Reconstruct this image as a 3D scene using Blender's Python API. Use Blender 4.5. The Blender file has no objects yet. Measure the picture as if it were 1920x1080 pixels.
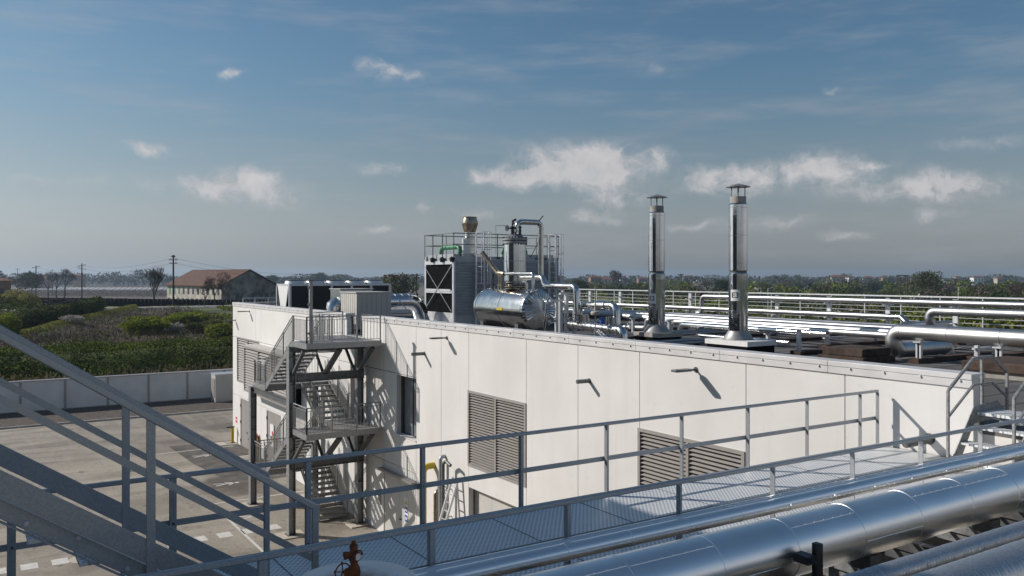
import bpy, math, random
from mathutils import Vector, Matrix, noise as mnoise
R = math.radians; PI = math.pi
S = bpy.context.scene; COL = S.collection
# ------------------------------------------------------------------ camera
F = 1584.0; TH = R(32.78); EYE = 11.1
sT, cT = math.sin(TH), math.cos(TH)
cd = bpy.data.cameras.new('camera'); cam = bpy.data.objects.new('camera', cd); COL.objects.link(cam)
cam.location = (0, 0, EYE); cam.rotation_euler = (R(90), 0, -TH)
cd.sensor_width = 36; cd.lens = 36*F/1920; cd.shift_y = -22/1920; cd.clip_start = .1; cd.clip_end = 9000
S.camera = cam
# ------------------------------------------------------------------ sun and sky
SUNV = Vector((-1, .98, .82)).normalized()
sl = bpy.data.lights.new('sun', 'SUN'); sun = bpy.data.objects.new('sun', sl); COL.objects.link(sun)
sl.energy = 4.5; sl.angle = R(.5); sl.color = (1, .927, .85)
sun.rotation_euler = (-SUNV).to_track_quat('-Z', 'Y').to_euler()
S.view_settings.view_transform = 'Standard'; S.view_settings.look = 'None'; S.view_settings.gamma = 1
S.view_settings.exposure = -.02
W = bpy.data.worlds.new('World'); S.world = W; W.use_nodes = True
nt = W.node_tree; nt.nodes.clear(); N = nt.nodes; L = nt.links
def nd(t, **k):
    n = N.new(t)
    for a, b in k.items(): setattr(n, a, b)
    return n
def wmath(op, a, b=None, c=None):
    n = nd('ShaderNodeMath', operation=op)
    for i, v in enumerate((a, b, c)):
        if v is None: continue
        if hasattr(v, 'links'): L.new(v, n.inputs[i])
        else: n.inputs[i].default_value = v
    return n.outputs[0]
def wvec(op, a, b=None):
    n = nd('ShaderNodeVectorMath', operation=op)
    for i, v in enumerate((a, b)):
        if v is None: continue
        if hasattr(v, 'links'): L.new(v, n.inputs[i])
        else: n.inputs[i].default_value = v
    return n.outputs['Value'] if op == 'DOT_PRODUCT' else n.outputs[0]
sky = nd('ShaderNodeTexSky', sky_type='NISHITA'); sky.sun_disc = False
sky.sun_elevation = math.asin(SUNV.z); sky.sun_rotation = math.atan2(SUNV.x, SUNV.y)
sky.air_density = 1.0; sky.dust_density = 1.0; sky.ozone_density = 1.5; sky.altitude = 50
hs = nd('ShaderNodeHueSaturation'); hs.inputs['Saturation'].default_value = 1.06; hs.inputs['Value'].default_value = .99
L.new(wvec('MULTIPLY', sky.outputs[0], (.83, 1.00, 1.04)), hs.inputs['Color'])
tc = nd('ShaderNodeTexCoord'); sep = nd('ShaderNodeSeparateXYZ'); L.new(tc.outputs['Generated'], sep.inputs[0])
az = wmath('ARCTAN2', sep.outputs[0], sep.outputs[1]); el = wmath('ARCSINE', sep.outputs[2])
cmb = nd('ShaderNodeCombineXYZ'); L.new(az, cmb.inputs[0]); L.new(el, cmb.inputs[1])
def noisev(scale, detail=6, rough=.55, vec=None):
    n = nd('ShaderNodeTexNoise'); n.inputs['Scale'].default_value = scale; n.inputs['Detail'].default_value = detail
    n.inputs['Roughness'].default_value = rough; L.new(vec if vec is not None else cmb.outputs[0], n.inputs['Vector']); return n
n1 = noisev(9, 8, .6); warp = wvec('MULTIPLY', wvec('SUBTRACT', n1.outputs['Color'], (.5, .5, .5)), (.085, .05, 0))
n1b = noisev(34, 6, .6); warp2 = wvec('MULTIPLY', wvec('SUBTRACT', n1b.outputs['Color'], (.5, .5, .5)), (.030, .020, 0))
cw = wvec('ADD', wvec('ADD', cmb.outputs[0], warp), warp2)
clouds = [(1085,305,85,26,1.1),(925,334,48,15,.8),(1015,332,80,14,.8),(1140,300,50,28,.7),(1237,292,18,15,.7),(1360,330,68,22,.9),
 (1535,315,85,24,.8),(1635,302,30,8,.5),(1765,354,95,20,.9),(440,345,75,24,.85),(540,372,38,15,.6),(272,285,46,12,.7),
 (440,136,28,11,.6),(745,136,48,13,.55),(690,120,18,10,.5),(718,320,40,12,.5),(1160,366,60,17,.6),(1110,408,60,12,.5),(1745,400,40,11,.5),
 (1590,445,40,9,.45),(1460,415,75,13,.45),(710,428,20,7,.5),(1232,122,22,11,.35),(797,400,14,7,.5),(1290,425,60,10,.4),
 (1565,168,14,7,.4),(900,403,50,10,.35),(1860,270,120,16,.32),(90,340,110,12,.25),(1660,350,160,20,.35),(350,350,130,16,.3)]
tot = None
for (px, py, rx, ry, s) in clouds:
    a0 = TH+math.atan((px-960)/F); e0 = math.atan((518-py)/F*math.cos(a0-TH)); rr = math.cos(a0-TH)**2/F
    d = wvec('MULTIPLY', wvec('SUBTRACT', cw, (a0, e0, 0)), (1/(rx*rr*1.14), 1/(ry*rr*1.22), 0))
    g = wmath('EXPONENT', wmath('MULTIPLY', wvec('DOT_PRODUCT', d, d), -1))
    tot = wmath('MULTIPLY', g, s) if tot is None else wmath('MULTIPLY_ADD', g, s, tot)
# unseen cumulus added behind the camera to brighten reflections in the cladding
for (a0, e0, ra, re, s) in ((2.35,.10,.5,.075,1.3),(1.95,.17,.3,.05,1.0),(2.7,.19,.3,.055,1.0),(1.7,.09,.22,.05,.9),(2.45,.34,.32,.045,.7),(-2.6,.12,.4,.06,1.0),(-1.6,.15,.4,.05,.8)):
    d = wvec('MULTIPLY', wvec('SUBTRACT', cw, (a0, e0, 0)), (1/ra, 1/re, 0))
    g = wmath('EXPONENT', wmath('MULTIPLY', wvec('DOT_PRODUCT', d, d), -1)); tot = wmath('MULTIPLY_ADD', g, s, tot)
n2 = noisev(30, 12, .66, cw)
dens = wmath('MULTIPLY', tot, wmath('MULTIPLY_ADD', n2.outputs[0], 3.0, -.72))
mr = nd('ShaderNodeMapRange', interpolation_type='SMOOTHSTEP'); L.new(dens, mr.inputs[0])
mr.inputs[1].default_value = .03; mr.inputs[2].default_value = .78; mr.inputs[4].default_value = .88
st = wvec('MULTIPLY', cmb.outputs[0], (2.2, 13, 1)); n3 = noisev(2.3, 7, .6, st)
mr3 = nd('ShaderNodeMapRange', interpolation_type='SMOOTHSTEP'); L.new(n3.outputs[0], mr3.inputs[0])
mr3.inputs[1].default_value = .44; mr3.inputs[2].default_value = .80; mr3.inputs[4].default_value = .40
# thin haze veil of the sky towards the horizon
veil = nd('ShaderNodeMapRange', interpolation_type='SMOOTHSTEP'); L.new(el, veil.inputs[0])
veil.inputs[1].default_value = .27; veil.inputs[2].default_value = -.02; veil.inputs[4].default_value = .82
bw = nd('ShaderNodeRGBToBW'); L.new(sky.outputs[0], bw.inputs[0]); vt_ = wvec('SCALE', (.985, 1.0, 1.10)); L.new(wmath('MULTIPLY', bw.outputs[0], .88), vt_.node.inputs['Scale'])
mixv = nd('ShaderNodeMix', data_type='RGBA'); L.new(veil.outputs[0], mixv.inputs[0]); L.new(hs.outputs[0], mixv.inputs[6]); L.new(vt_, mixv.inputs[7])
VEIL = mixv
mix0 = nd('ShaderNodeMix', data_type='RGBA'); L.new(mr3.outputs[0], mix0.inputs[0]); L.new(mixv.outputs[2], mix0.inputs[6]); mix0.inputs[7].default_value = (5.2, 5.4, 5.8, 1)
mix1 = nd('ShaderNodeMix', data_type='RGBA'); L.new(mr.outputs[0], mix1.inputs[0]); L.new(mix0.outputs[2], mix1.inputs[6])
# cloud colour: brighter tops, greyer bases come from the noise density
mixc = nd('ShaderNodeMix', data_type='RGBA'); L.new(n2.outputs[0], mixc.inputs[0]); mixc.inputs[6].default_value = (4.9, 5.0, 5.4, 1); mixc.inputs[7].default_value = (10.4, 9.9, 9.8, 1)
L.new(mixc.outputs[2], mix1.inputs[7])
bg = nd('ShaderNodeBackground'); bg.inputs[1].default_value = .075; L.new(mix1.outputs[2], bg.inputs[0])
out = nd('ShaderNodeOutputWorld'); L.new(bg.outputs[0], out.inputs[0])
# ------------------------------------------------------------------ pixel of a calibrated plane -> point
def ray(px, py): return Vector((sT+cT*(px-960)/F, cT-sT*(px-960)/F, (518-py)/F))
def at(px, py, X=None, Y=None, Z=None, t=None):
    d = ray(px, py)
    if X is not None: t = X/d.x
    elif Y is not None: t = Y/d.y
    elif Z is not None: t = (Z-EYE)/d.z
    return Vector((0, 0, EYE))+d*t
# ------------------------------------------------------------------ materials
MATS = {}
def mat(name, c, rough=.6, metal=0, var=.12, sc=2.0, c2=None, bump=0, bsc=30, sc3=None, det=4, spec=.5, lo=.35, hi=.65, rvar=0):
    m = bpy.data.materials.new(name); m.use_nodes = True; t = m.node_tree; n = t.nodes; b = n['Principled BSDF']
    g = n.new('ShaderNodeNewGeometry'); mp = n.new('ShaderNodeMapping'); t.links.new(g.outputs['Position'], mp.inputs[0])
    if sc3: mp.inputs['Scale'].default_value = sc3
    no = n.new('ShaderNodeTexNoise'); no.inputs['Scale'].default_value = sc; no.inputs['Detail'].default_value = det; no.inputs['Roughness'].default_value = .6
    t.links.new(mp.outputs[0], no.inputs['Vector'])
    rp = n.new('ShaderNodeMapRange'); rp.inputs[1].default_value = lo; rp.inputs[2].default_value = hi; t.links.new(no.outputs[0], rp.inputs[0])
    mx = n.new('ShaderNodeMix'); mx.data_type = 'RGBA'; t.links.new(rp.outputs[0], mx.inputs[0])
    a = tuple(min(1, x*(1-var)) for x in c); z = c2 if c2 else tuple(min(1, x*(1+var)) for x in c)
    mx.inputs[6].default_value = (*a, 1); mx.inputs[7].default_value = (*z, 1); t.links.new(mx.outputs[2], b.inputs['Base Color'])
    b.inputs['Roughness'].default_value = rough; b.inputs['Metallic'].default_value = metal; b.inputs['Specular IOR Level'].default_value = spec
    if rvar:
        r2 = n.new('ShaderNodeMapRange'); r2.inputs[3].default_value = max(.02, rough-rvar); r2.inputs[4].default_value = rough+rvar
        t.links.new(no.outputs[0], r2.inputs[0]); t.links.new(r2.outputs[0], b.inputs['Roughness'])
    if bump:
        nb = n.new('ShaderNodeTexNoise'); nb.inputs['Scale'].default_value = bsc; nb.inputs['Detail'].default_value = 3
        t.links.new(g.outputs['Position'], nb.inputs['Vector'])
        bu = n.new('ShaderNodeBump'); bu.inputs['Strength'].default_value = bump; bu.inputs['Distance'].default_value = .02
        t.links.new(nb.outputs[0], bu.inputs['Height']); t.links.new(bu.outputs[0], b.inputs['Normal'])
    MATS[name] = m; return m
G = {}
G['galv'] = mat('galvanised steel', (.40,.42,.44), .46, .6, .14, 65, rvar=.05, det=6)
G['galv2'] = mat('weathered galvanised steel', (.29,.295,.30), .5, .55, .25, 14, rvar=.1, det=6)
G['steel_dark'] = mat('dark steel section', (.13,.135,.14), .5, .5, .2, 6)
G['clad'] = mat('aluminium cladding', (.66,.67,.68), .15, 1, .08, 1.6, bump=.02, bsc=2, rvar=.03)
G['clad_satin'] = mat('satin aluminium jacket', (.40,.41,.42), .45, 1, .08, 1.2, rvar=.02)
G['clad2'] = mat('worn aluminium cladding', (.60,.595,.585), .20, 1, .12, 2.5, bump=.08, bsc=5, rvar=.05)
G['clad_front'] = mat('brushed aluminium sheet', (.93,.93,.92), .31, 1, .04, 1.4, bump=.10, bsc=1.8, rvar=.05)
G['corr'] = mat('dull corrugated aluminium', (.54,.56,.58), .38, .85, .16, 60, rvar=.08, det=8)
G['inox'] = mat('mirror stainless steel', (.58,.58,.59), .08, 1, .06, 2, bump=.10, bsc=3)
G['bronze'] = mat('heat tinted steel', (.38,.31,.24), .33, .9, .25, 5)
G['panel'] = mat('white concrete panel', (.69,.68,.665), .75, 0, .035, .55, bump=.04, bsc=60, det=6)
G['panelgrey'] = mat('pale grey concrete', (.68,.68,.67), .75, 0, .08, .7)
G['joint'] = mat('panel joint sealant', (.12,.11,.10), .9, 0, .3, 3)
G['coping'] = mat('grey metal coping', (.66,.65,.65), .45, .25, .08, 1.2)
G['louver'] = mat('grey brown louver paint', (.34,.32,.305), .5, .2, .05, 3)
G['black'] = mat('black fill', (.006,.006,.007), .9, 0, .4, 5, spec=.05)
G['frame'] = mat('dark window frame', (.035,.037,.04), .4, .3)
G['pane'] = mat('grey panel glass', (.20,.22,.24), .12, .1, .08, .8)
G['doorgrey'] = mat('grey steel door', (.33,.31,.30), .5, .2, .04, 1)
G['doorlight'] = mat('pale grey door', (.55,.54,.52), .5, .1, .04, 1)
G['roof'] = mat('bitumen roofing', (.105,.10,.098), .85, 0, .3, .6, bump=.3, bsc=40, det=8)
G['hvac'] = mat('beige metal panel', (.50,.49,.455), .5, .15, .05, .8)
G['tower'] = mat('grey louvered casing', (.36,.385,.405), .5, .3, .12, 1.5)
G['lightmetal'] = mat('light galvanised frame', (.62,.63,.65), .4, .4, .08, 3)
G['green'] = mat('green painted pipe', (.03,.20,.09), .45, 0, .15, 4)
G['yellow'] = mat('yellow paint', (.58,.42,.02), .4, 0, .08, 4)
G['red'] = mat('red paint', (.55,.03,.02), .4)
G['blue'] = mat('blue paint', (.02,.10,.42), .4)
G['white'] = mat('white paint', (.75,.75,.74), .5, 0, .05, 4)
G['rust'] = mat('rusted iron', (.16,.055,.022), .85, .1, .5, 28, c2=(.24,.075,.022), bump=.6, bsc=60, det=8)
G['rustbox'] = mat('rust brown membrane', (.050,.028,.020), .9, 0, .5, 3, c2=(.085,.055,.042), bump=.4, bsc=30, det=8, sc3=(1,1,.4))
G['conc'] = mat('concrete', (.34,.32,.29), .85, 0, .25, 2.2, bump=.25, bsc=40, det=8)
G['kerb'] = mat('kerb concrete', (.38,.36,.33), .85, 0, .2, 1.5)
G['marking'] = mat('worn white road paint', (.62,.60,.56), .8, 0, .12, 5, det=8)
G['patch'] = mat('concrete pad', (.50,.45,.37), .85, 0, .15, 2, det=6)
G['gravel'] = mat('dark gravel', (.055,.045,.038), .95, 0, .5, 6, c2=(.15,.12,.095), bump=1, bsc=14, det=10)
G['leafd'] = mat('dark ivy leaf', (.022,.042,.008), .75, 0, .6, .35, c2=(.060,.095,.015), det=8, spec=.2)
G['leafm'] = mat('spring green leaf', (.10,.15,.012), .75, 0, .5, .25, c2=(.26,.30,.035), det=8, spec=.2)
G['leafy'] = mat('yellow green leaf', (.18,.17,.04), .8, 0, .4, .3, c2=(.36,.33,.10), det=8)
G['leafo'] = mat('olive leaf', (.050,.066,.014), .8, 0, .5, .12, c2=(.14,.145,.04), det=8)
G['blossom'] = mat('white blossom', (.30,.27,.25), .7, 0, .4, .8, c2=(.55,.50,.46), det=8)
G['brownbank'] = mat('brown winter growth', (.050,.034,.022), .95, 0, .4, .3, c2=(.13,.095,.06), bump=.8, bsc=3, det=12)
G['ridge'] = mat('short ridge grass', (.13,.16,.035), .95, 0, .2, .4, c2=(.22,.24,.07), bump=.5, bsc=4, det=10)
G['dry'] = mat('dry reed', (.16,.11,.065), .8, 0, .4, .6, c2=(.34,.25,.15), det=8)
G['twig'] = mat('brown twigs', (.060,.042,.030), .9, 0, .4, 1, c2=(.13,.09,.065))
G['bark'] = mat('bark', (.07,.055,.045), .9, 0, .4, 3)
G['farwood'] = mat('distant foliage', (.030,.040,.022), .8, 0, .5, .02, c2=(.075,.072,.04), det=8)
G['bark2'] = mat('tarred wooden pole', (.055,.045,.04), .9, 0, .3, 3)
G['tile'] = mat('red brown roof tiles', (.070,.029,.016), .85, 0, .3, 1.2, c2=(.135,.053,.028), bump=.6, bsc=8, det=8)
G['plaster'] = mat('cream plaster', (.42,.39,.33), .85, 0, .3, .5, det=8)
G['gableplaster'] = mat('mottled grey plaster', (.09,.09,.082), .9, 0, .4, .45, c2=(.36,.35,.33), det=9)  # gable plaster, mottled and darker than the cream facade
G['shutter'] = mat('green shutter', (.05,.20,.14), .6)
G['darkwin'] = mat('dark window', (.02,.025,.035), .3)
G['pink'] = mat('pink plaster', (.28,.18,.14), .85, 0, .1, .1)
G['redroof'] = mat('far red roof', (.17,.065,.045), .85, 0, .2, .1)
for k_ in ('leafd','leafm','leafy','leafo','blossom'):
    # thin leaves let some light through
    t_ = G[k_].node_tree; b_ = t_.nodes['Principled BSDF']; o_ = t_.nodes['Material Output']
    tr_ = t_.nodes.new('ShaderNodeBsdfTranslucent'); ms_ = t_.nodes.new('ShaderNodeMixShader'); ms_.inputs[0].default_value = .32
    t_.links.new(b_.inputs['Base Color'].links[0].from_socket, tr_.inputs['Color']); t_.links.new(b_.outputs[0], ms_.inputs[1]); t_.links.new(tr_.outputs[0], ms_.inputs[2]); t_.links.new(ms_.outputs[0], o_.inputs['Surface'])
def rgb(x): return tuple(((v/255+.055)/1.055)**2.4 if v > 10 else v/3295 for v in x)
# wall of thin joints is real geometry; grating and vertical ribbing are surface patterns of their own metal
def pattern_mat(name, ca, cb, kind, scale, rough, metal, bump=.4, rot=(0,0,0), scv=(1,1,1)):
    m = bpy.data.materials.new(name); m.use_nodes = True; t = m.node_tree; n = t.nodes; b = n['Principled BSDF']
    g = n.new('ShaderNodeNewGeometry'); mp = n.new('ShaderNodeMapping'); t.links.new(g.outputs['Position'], mp.inputs[0])
    mp.inputs['Rotation'].default_value = rot; mp.inputs['Scale'].default_value = scv
    if kind == 'diamond':
        fac = None
        for ang in (0, 90):
            w = n.new('ShaderNodeTexWave'); w.bands_direction = 'X' if ang == 0 else 'Y'; w.inputs['Scale'].default_value = scale; w.inputs['Distortion'].default_value = 0
            t.links.new(mp.outputs[0], w.inputs[0])
            if fac is None: fac = w.outputs['Fac']
            else:
                k = n.new('ShaderNodeMath'); k.operation = 'MULTIPLY'; t.links.new(fac, k.inputs[0]); t.links.new(w.outputs['Fac'], k.inputs[1]); fac = k.outputs[0]
        r = n.new('ShaderNodeMapRange'); r.inputs[1].default_value = .25; r.inputs[2].default_value = .6; t.links.new(fac, r.inputs[0]); fac = r.outputs[0]
    else:
        w = n.new('ShaderNodeTexWave'); w.bands_direction = kind; w.inputs['Scale'].default_value = scale; w.inputs['Distortion'].default_value = 0
        t.links.new(mp.outputs[0], w.inputs[0]); fac = w.outputs['Fac']
    mx = n.new('ShaderNodeMix'); mx.data_type = 'RGBA'; t.links.new(fac, mx.inputs[0]); mx.inputs[6].default_value = (*ca, 1); mx.inputs[7].default_value = (*cb, 1)
    t.links.new(mx.outputs[2], b.inputs['Base Color']); b.inputs['Roughness'].default_value = rough; b.inputs['Metallic'].default_value = metal
    bu = n.new('ShaderNodeBump'); bu.inputs['Strength'].default_value = bump; bu.inputs['Distance'].default_value = .01
    t.links.new(fac, bu.inputs['Height']); t.links.new(bu.outputs[0], b.inputs['Normal']); return m
G['grating'] = pattern_mat('expanded steel grating', (.78,.80,.81), (.34,.36,.38), 'diamond', 6.0, .5, .35, .4, (0,0,R(38)), (1,1,1))
G['treadm'] = pattern_mat('perforated tread', (.34,.34,.34), (.08,.08,.08), 'diamond', 4.0, .5, .4, .5)
G['coil'] = pattern_mat('black cooler coil', (.010,.010,.012), (.022,.023,.026), 'Z', 4.0, .5, .2, .5)
# ------------------------------------------------------------------ objects
def tag(o, label=None, cat=None, group=None, kind=None):
    if label: o['label'] = label
    if cat: o['category'] = cat
    if group: o['group'] = group
    if kind: o['kind'] = kind
    return o
def thing(name, label, cat, loc=(0,0,0), group=None):
    o = bpy.data.objects.new(name, None); COL.objects.link(o); o.location = loc; o.empty_display_size = .2
    return tag(o, label, cat, group)
def wloc(o):
    v = Vector((0,0,0))
    while o: v = v+o.location; o = o.parent
    return v
class MB:
    def __init__(s): s.v = []; s.f = []; s.mi = []; s.cur = 0
    def add(s, vs, fs):
        k = len(s.v); s.v.extend([tuple(x) for x in vs]); s.f.extend([tuple(i+k for i in f) for f in fs]); s.mi.extend([s.cur]*len(fs)); return s
    def box(s, x0, x1, y0, y1, z0, z1):
        if x0 > x1: x0, x1 = x1, x0
        if y0 > y1: y0, y1 = y1, y0
        if z0 > z1: z0, z1 = z1, z0
        return s.add([(x,y,z) for z in (z0,z1) for x,y in ((x0,y0),(x1,y0),(x1,y1),(x0,y1))],
                     [(3,2,1,0),(4,5,6,7),(0,1,5,4),(1,2,6,5),(2,3,7,6),(3,0,4,7)])
    def bar(s, p, q, w, h, up=(0,0,1)):
        p = Vector(p); q = Vector(q); d = (q-p).normalized(); up = Vector(up)
        if abs(d.dot(up)) > .98: up = Vector((0,1,0))
        a = d.cross(up).normalized()*(w/2); b = a.cross(d).normalized()*(h/2)
        vs = [c+i*a+j*b for c in (p,q) for i,j in ((-1,-1),(1,-1),(1,1),(-1,1))]
        return s.add(vs, [(0,1,2,3),(7,6,5,4),(0,4,5,1),(1,5,6,2),(2,6,7,3),(3,7,4,0)])
    def prism(s, poly, axis, a, b):
        # poly: 2-D points in the plane across the axis ('x': (y,z), 'y': (x,z), 'z': (x,y))
        mk = {'x': lambda u,v,w: (w,u,v), 'y': lambda u,v,w: (u,w,v), 'z': lambda u,v,w: (u,v,w)}[axis]
        n = len(poly); vs = [mk(u,v,a) for u,v in poly]+[mk(u,v,b) for u,v in poly]
        return s.add(vs, [tuple(range(n))[::-1], tuple(range(n,2*n))]+[(i,(i+1)%n,n+(i+1)%n,n+i) for i in range(n)])
    def lathe(s, prof, c=(0,0,0), seg=24, axis='z', cap=True):
        # prof: (radius, height) pairs along the axis
        vs = []
        for r, h in prof:
            for k in range(seg):
                a = 2*PI*k/seg; u, v = r*math.cos(a), r*math.sin(a)
                p = {'z': (u,v,h), 'x': (h,u,v), 'y': (v,h,u)}[axis]; vs.append((c[0]+p[0], c[1]+p[1], c[2]+p[2]))
        fs = [(i*seg+k, i*seg+(k+1)%seg, (i+1)*seg+(k+1)%seg, (i+1)*seg+k) for i in range(len(prof)-1) for k in range(seg)]
        if cap: fs += [tuple(range(seg))[::-1], tuple(range((len(prof)-1)*seg, len(prof)*seg))]
        return s.add(vs, fs)
    def tube(s, pts, r, seg=12, cap=True):
        pts = [Vector(p) for p in pts]; n = len(pts); rs = r if isinstance(r, (list,tuple)) else [r]*n
        tg = [((pts[min(i+1,n-1)]-pts[i]).normalized()+(pts[i]-pts[max(i-1,0)]).normalized()).normalized() for i in range(n)]
        a = tg[0].orthogonal().normalized(); vs = []
        for i in range(n):
            a = (a-tg[i]*a.dot(tg[i])).normalized(); b = tg[i].cross(a)
            k = 1.0
            if 0 < i < n-1:
                c = (pts[i+1]-pts[i]).normalized().dot((pts[i]-pts[i-1]).normalized()); k = 1/max(.5, math.sqrt((1+c)/2))
            for j in range(seg):
                t = 2*PI*j/seg; vs.append(pts[i]+(a*math.cos(t)+b*math.sin(t))*rs[i])
        fs = [(i*seg+j, i*seg+(j+1)%seg, (i+1)*seg+(j+1)%seg, (i+1)*seg+j) for i in range(n-1) for j in range(seg)]
        if cap: fs += [tuple(range(seg))[::-1], tuple(range((n-1)*seg, n*seg))]
        return s.add(vs, fs)
    def pipe(s, pts, r, R_=None, band=1.0, seg=20, bw=.03, bh=.006, bands=True, estep=5):
        # insulated pipe: straight runs joined by mitred elbows, with a raised band at each sheet joint
        pts = [Vector(p) for p in pts]; R_ = R_ or r*1.9; path = [pts[0]]; runs = []; last = pts[0]
        for i in range(1, len(pts)-1):
            d0 = (pts[i]-pts[i-1]).normalized(); d1 = (pts[i+1]-pts[i]).normalized(); ang = d0.angle(d1)
            if ang < .05: path.append(pts[i]); continue
            T = min(R_*math.tan(ang/2), (pts[i]-pts[i-1]).length*.49, (pts[i+1]-pts[i]).length*.49)
            p0 = pts[i]-d0*T; p1 = pts[i]+d1*T; Re = T/math.tan(ang/2)
            nn = (d1-d0*d1.dot(d0)).normalized(); c = p0+nn*Re
            runs.append((last, p0)); last = p1
            for k in range(estep+1):
                a = ang*k/estep; path.append(c-nn*Re*math.cos(a)+d0*Re*math.sin(a))
        path.append(pts[-1]); runs.append((last, pts[-1])); s.tube(path, r, seg)
        if bands:
            for p, q in runs:
                d = (q-p); ln = d.length
                if ln < band*.4: continue
                d.normalize(); k = max(1, int(ln/band))
                for i in range(k+1):
                    c = p+d*(ln*i/k if k else 0); c = c if 0 < i < k else c+d*(bw*.6 if i == 0 else -bw*.6)
                    s.tube([c-d*bw/2, c-d*bw*.3, c+d*bw*.3, c+d*bw/2], [r*.999, r+bh, r+bh, r*.999], seg)
        return s
    def build(s, name, m, parent=None, label=None, cat=None, group=None, kind=None, bevel=0, ang=35, smooth=True, origin=None):
        me = bpy.data.meshes.new(name)
        if parent is not None: o0 = wloc(parent)
        elif origin is not None: o0 = Vector(origin)
        else:
            xs = [v[0] for v in s.v]; ys = [v[1] for v in s.v]; zs = [v[2] for v in s.v]
            o0 = Vector(((min(xs)+max(xs))/2, (min(ys)+max(ys))/2, min(zs)))
        me.from_pydata([(v[0]-o0.x, v[1]-o0.y, v[2]-o0.z) for v in s.v], [], s.f); me.validate(); me.update()
        ms = m if isinstance(m, (list, tuple)) else [m]
        for x in ms: me.materials.append(x)
        if len(ms) > 1 and len(me.polygons) == len(s.mi): me.polygons.foreach_set('material_index', s.mi)
        if smooth:
            me.polygons.foreach_set('use_smooth', [True]*len(me.polygons)); me.set_sharp_from_angle(angle=R(ang))
        o = bpy.data.objects.new(name, me); COL.objects.link(o)
        if parent is not None: o.parent = parent
        else: o.location = o0
        if bevel:
            b = o.modifiers.new('bevel', 'BEVEL'); b.width = bevel; b.segments = 2; b.limit_method = 'ANGLE'; b.angle_limit = R(40)
        return tag(o, label, cat, group, kind)
def kids(o): return [c for c in bpy.data.objects if c.parent == o]
def dup(o, loc, label=None, group=None, rz=None, scale=None):
    r = o.copy(); COL.objects.link(r); r.location = loc
    if label: r['label'] = label
    if group: r['group'] = group
    if rz is not None: r.rotation_euler = (0, 0, rz)
    if scale is not None: r.scale = scale if hasattr(scale, '__len__') else (scale,)*3
    for ch in o['_k'] if '_k' in o else kids(o):
        c = ch.copy(); COL.objects.link(c); c.parent = r
        for g in kids(ch):
            d = g.copy(); COL.objects.link(d); d.parent = c
    return r

def wallmat():
    # faint rain streaks, sheet to sheet tone and splash dirt on the cast panels
    m = G['panel']; t = m.node_tree; n = t.nodes; b = n['Principled BSDF']; src = b.inputs['Base Color'].links[0].from_socket
    ge = n.new('ShaderNodeNewGeometry')
    def lay(src, scv, sc, lo, hi, col, amt):
        mp = n.new('ShaderNodeMapping'); mp.inputs['Scale'].default_value = scv; t.links.new(ge.outputs['Position'], mp.inputs[0])
        no = n.new('ShaderNodeTexNoise'); no.inputs['Scale'].default_value = sc; no.inputs['Detail'].default_value = 8; t.links.new(mp.outputs[0], no.inputs[0])
        r = n.new('ShaderNodeMapRange'); r.inputs[1].default_value = lo; r.inputs[2].default_value = hi; r.inputs[4].default_value = amt; t.links.new(no.outputs[0], r.inputs[0])
        mx = n.new('ShaderNodeMix'); mx.data_type = 'RGBA'; t.links.new(r.outputs[0], mx.inputs[0]); t.links.new(src, mx.inputs[6]); mx.inputs[7].default_value = (*col, 1); return mx.outputs[2]
    s = lay(src, (1,1,.05), 3.5, .5, .78, (.46,.44,.41), .17)
    s = lay(s, (1,1,.6), .45, .45, .7, (.60,.585,.56), .5)
    s = lay(s, (1,1,1), 7, .62, .8, (.42,.40,.37), .25)
    t.links.new(s, b.inputs['Base Color'])
wallmat()
# ================================================================== SETTING
rnd = random.Random(5)
# ground to the horizon
g = MB(); g.add([(-5000,-5000,0),(6500,-5000,0),(6500,6500,0),(-5000,6500,0)], [(0,1,2,3)])
G['ground'] = mat('rough grassland', (.022,.040,.009), .95, 0, .5, .04, c2=(.075,.095,.022), bump=.5, bsc=1.5, det=12)
g.build('ground', G['ground'], kind='structure', origin=(0,0,0))
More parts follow.
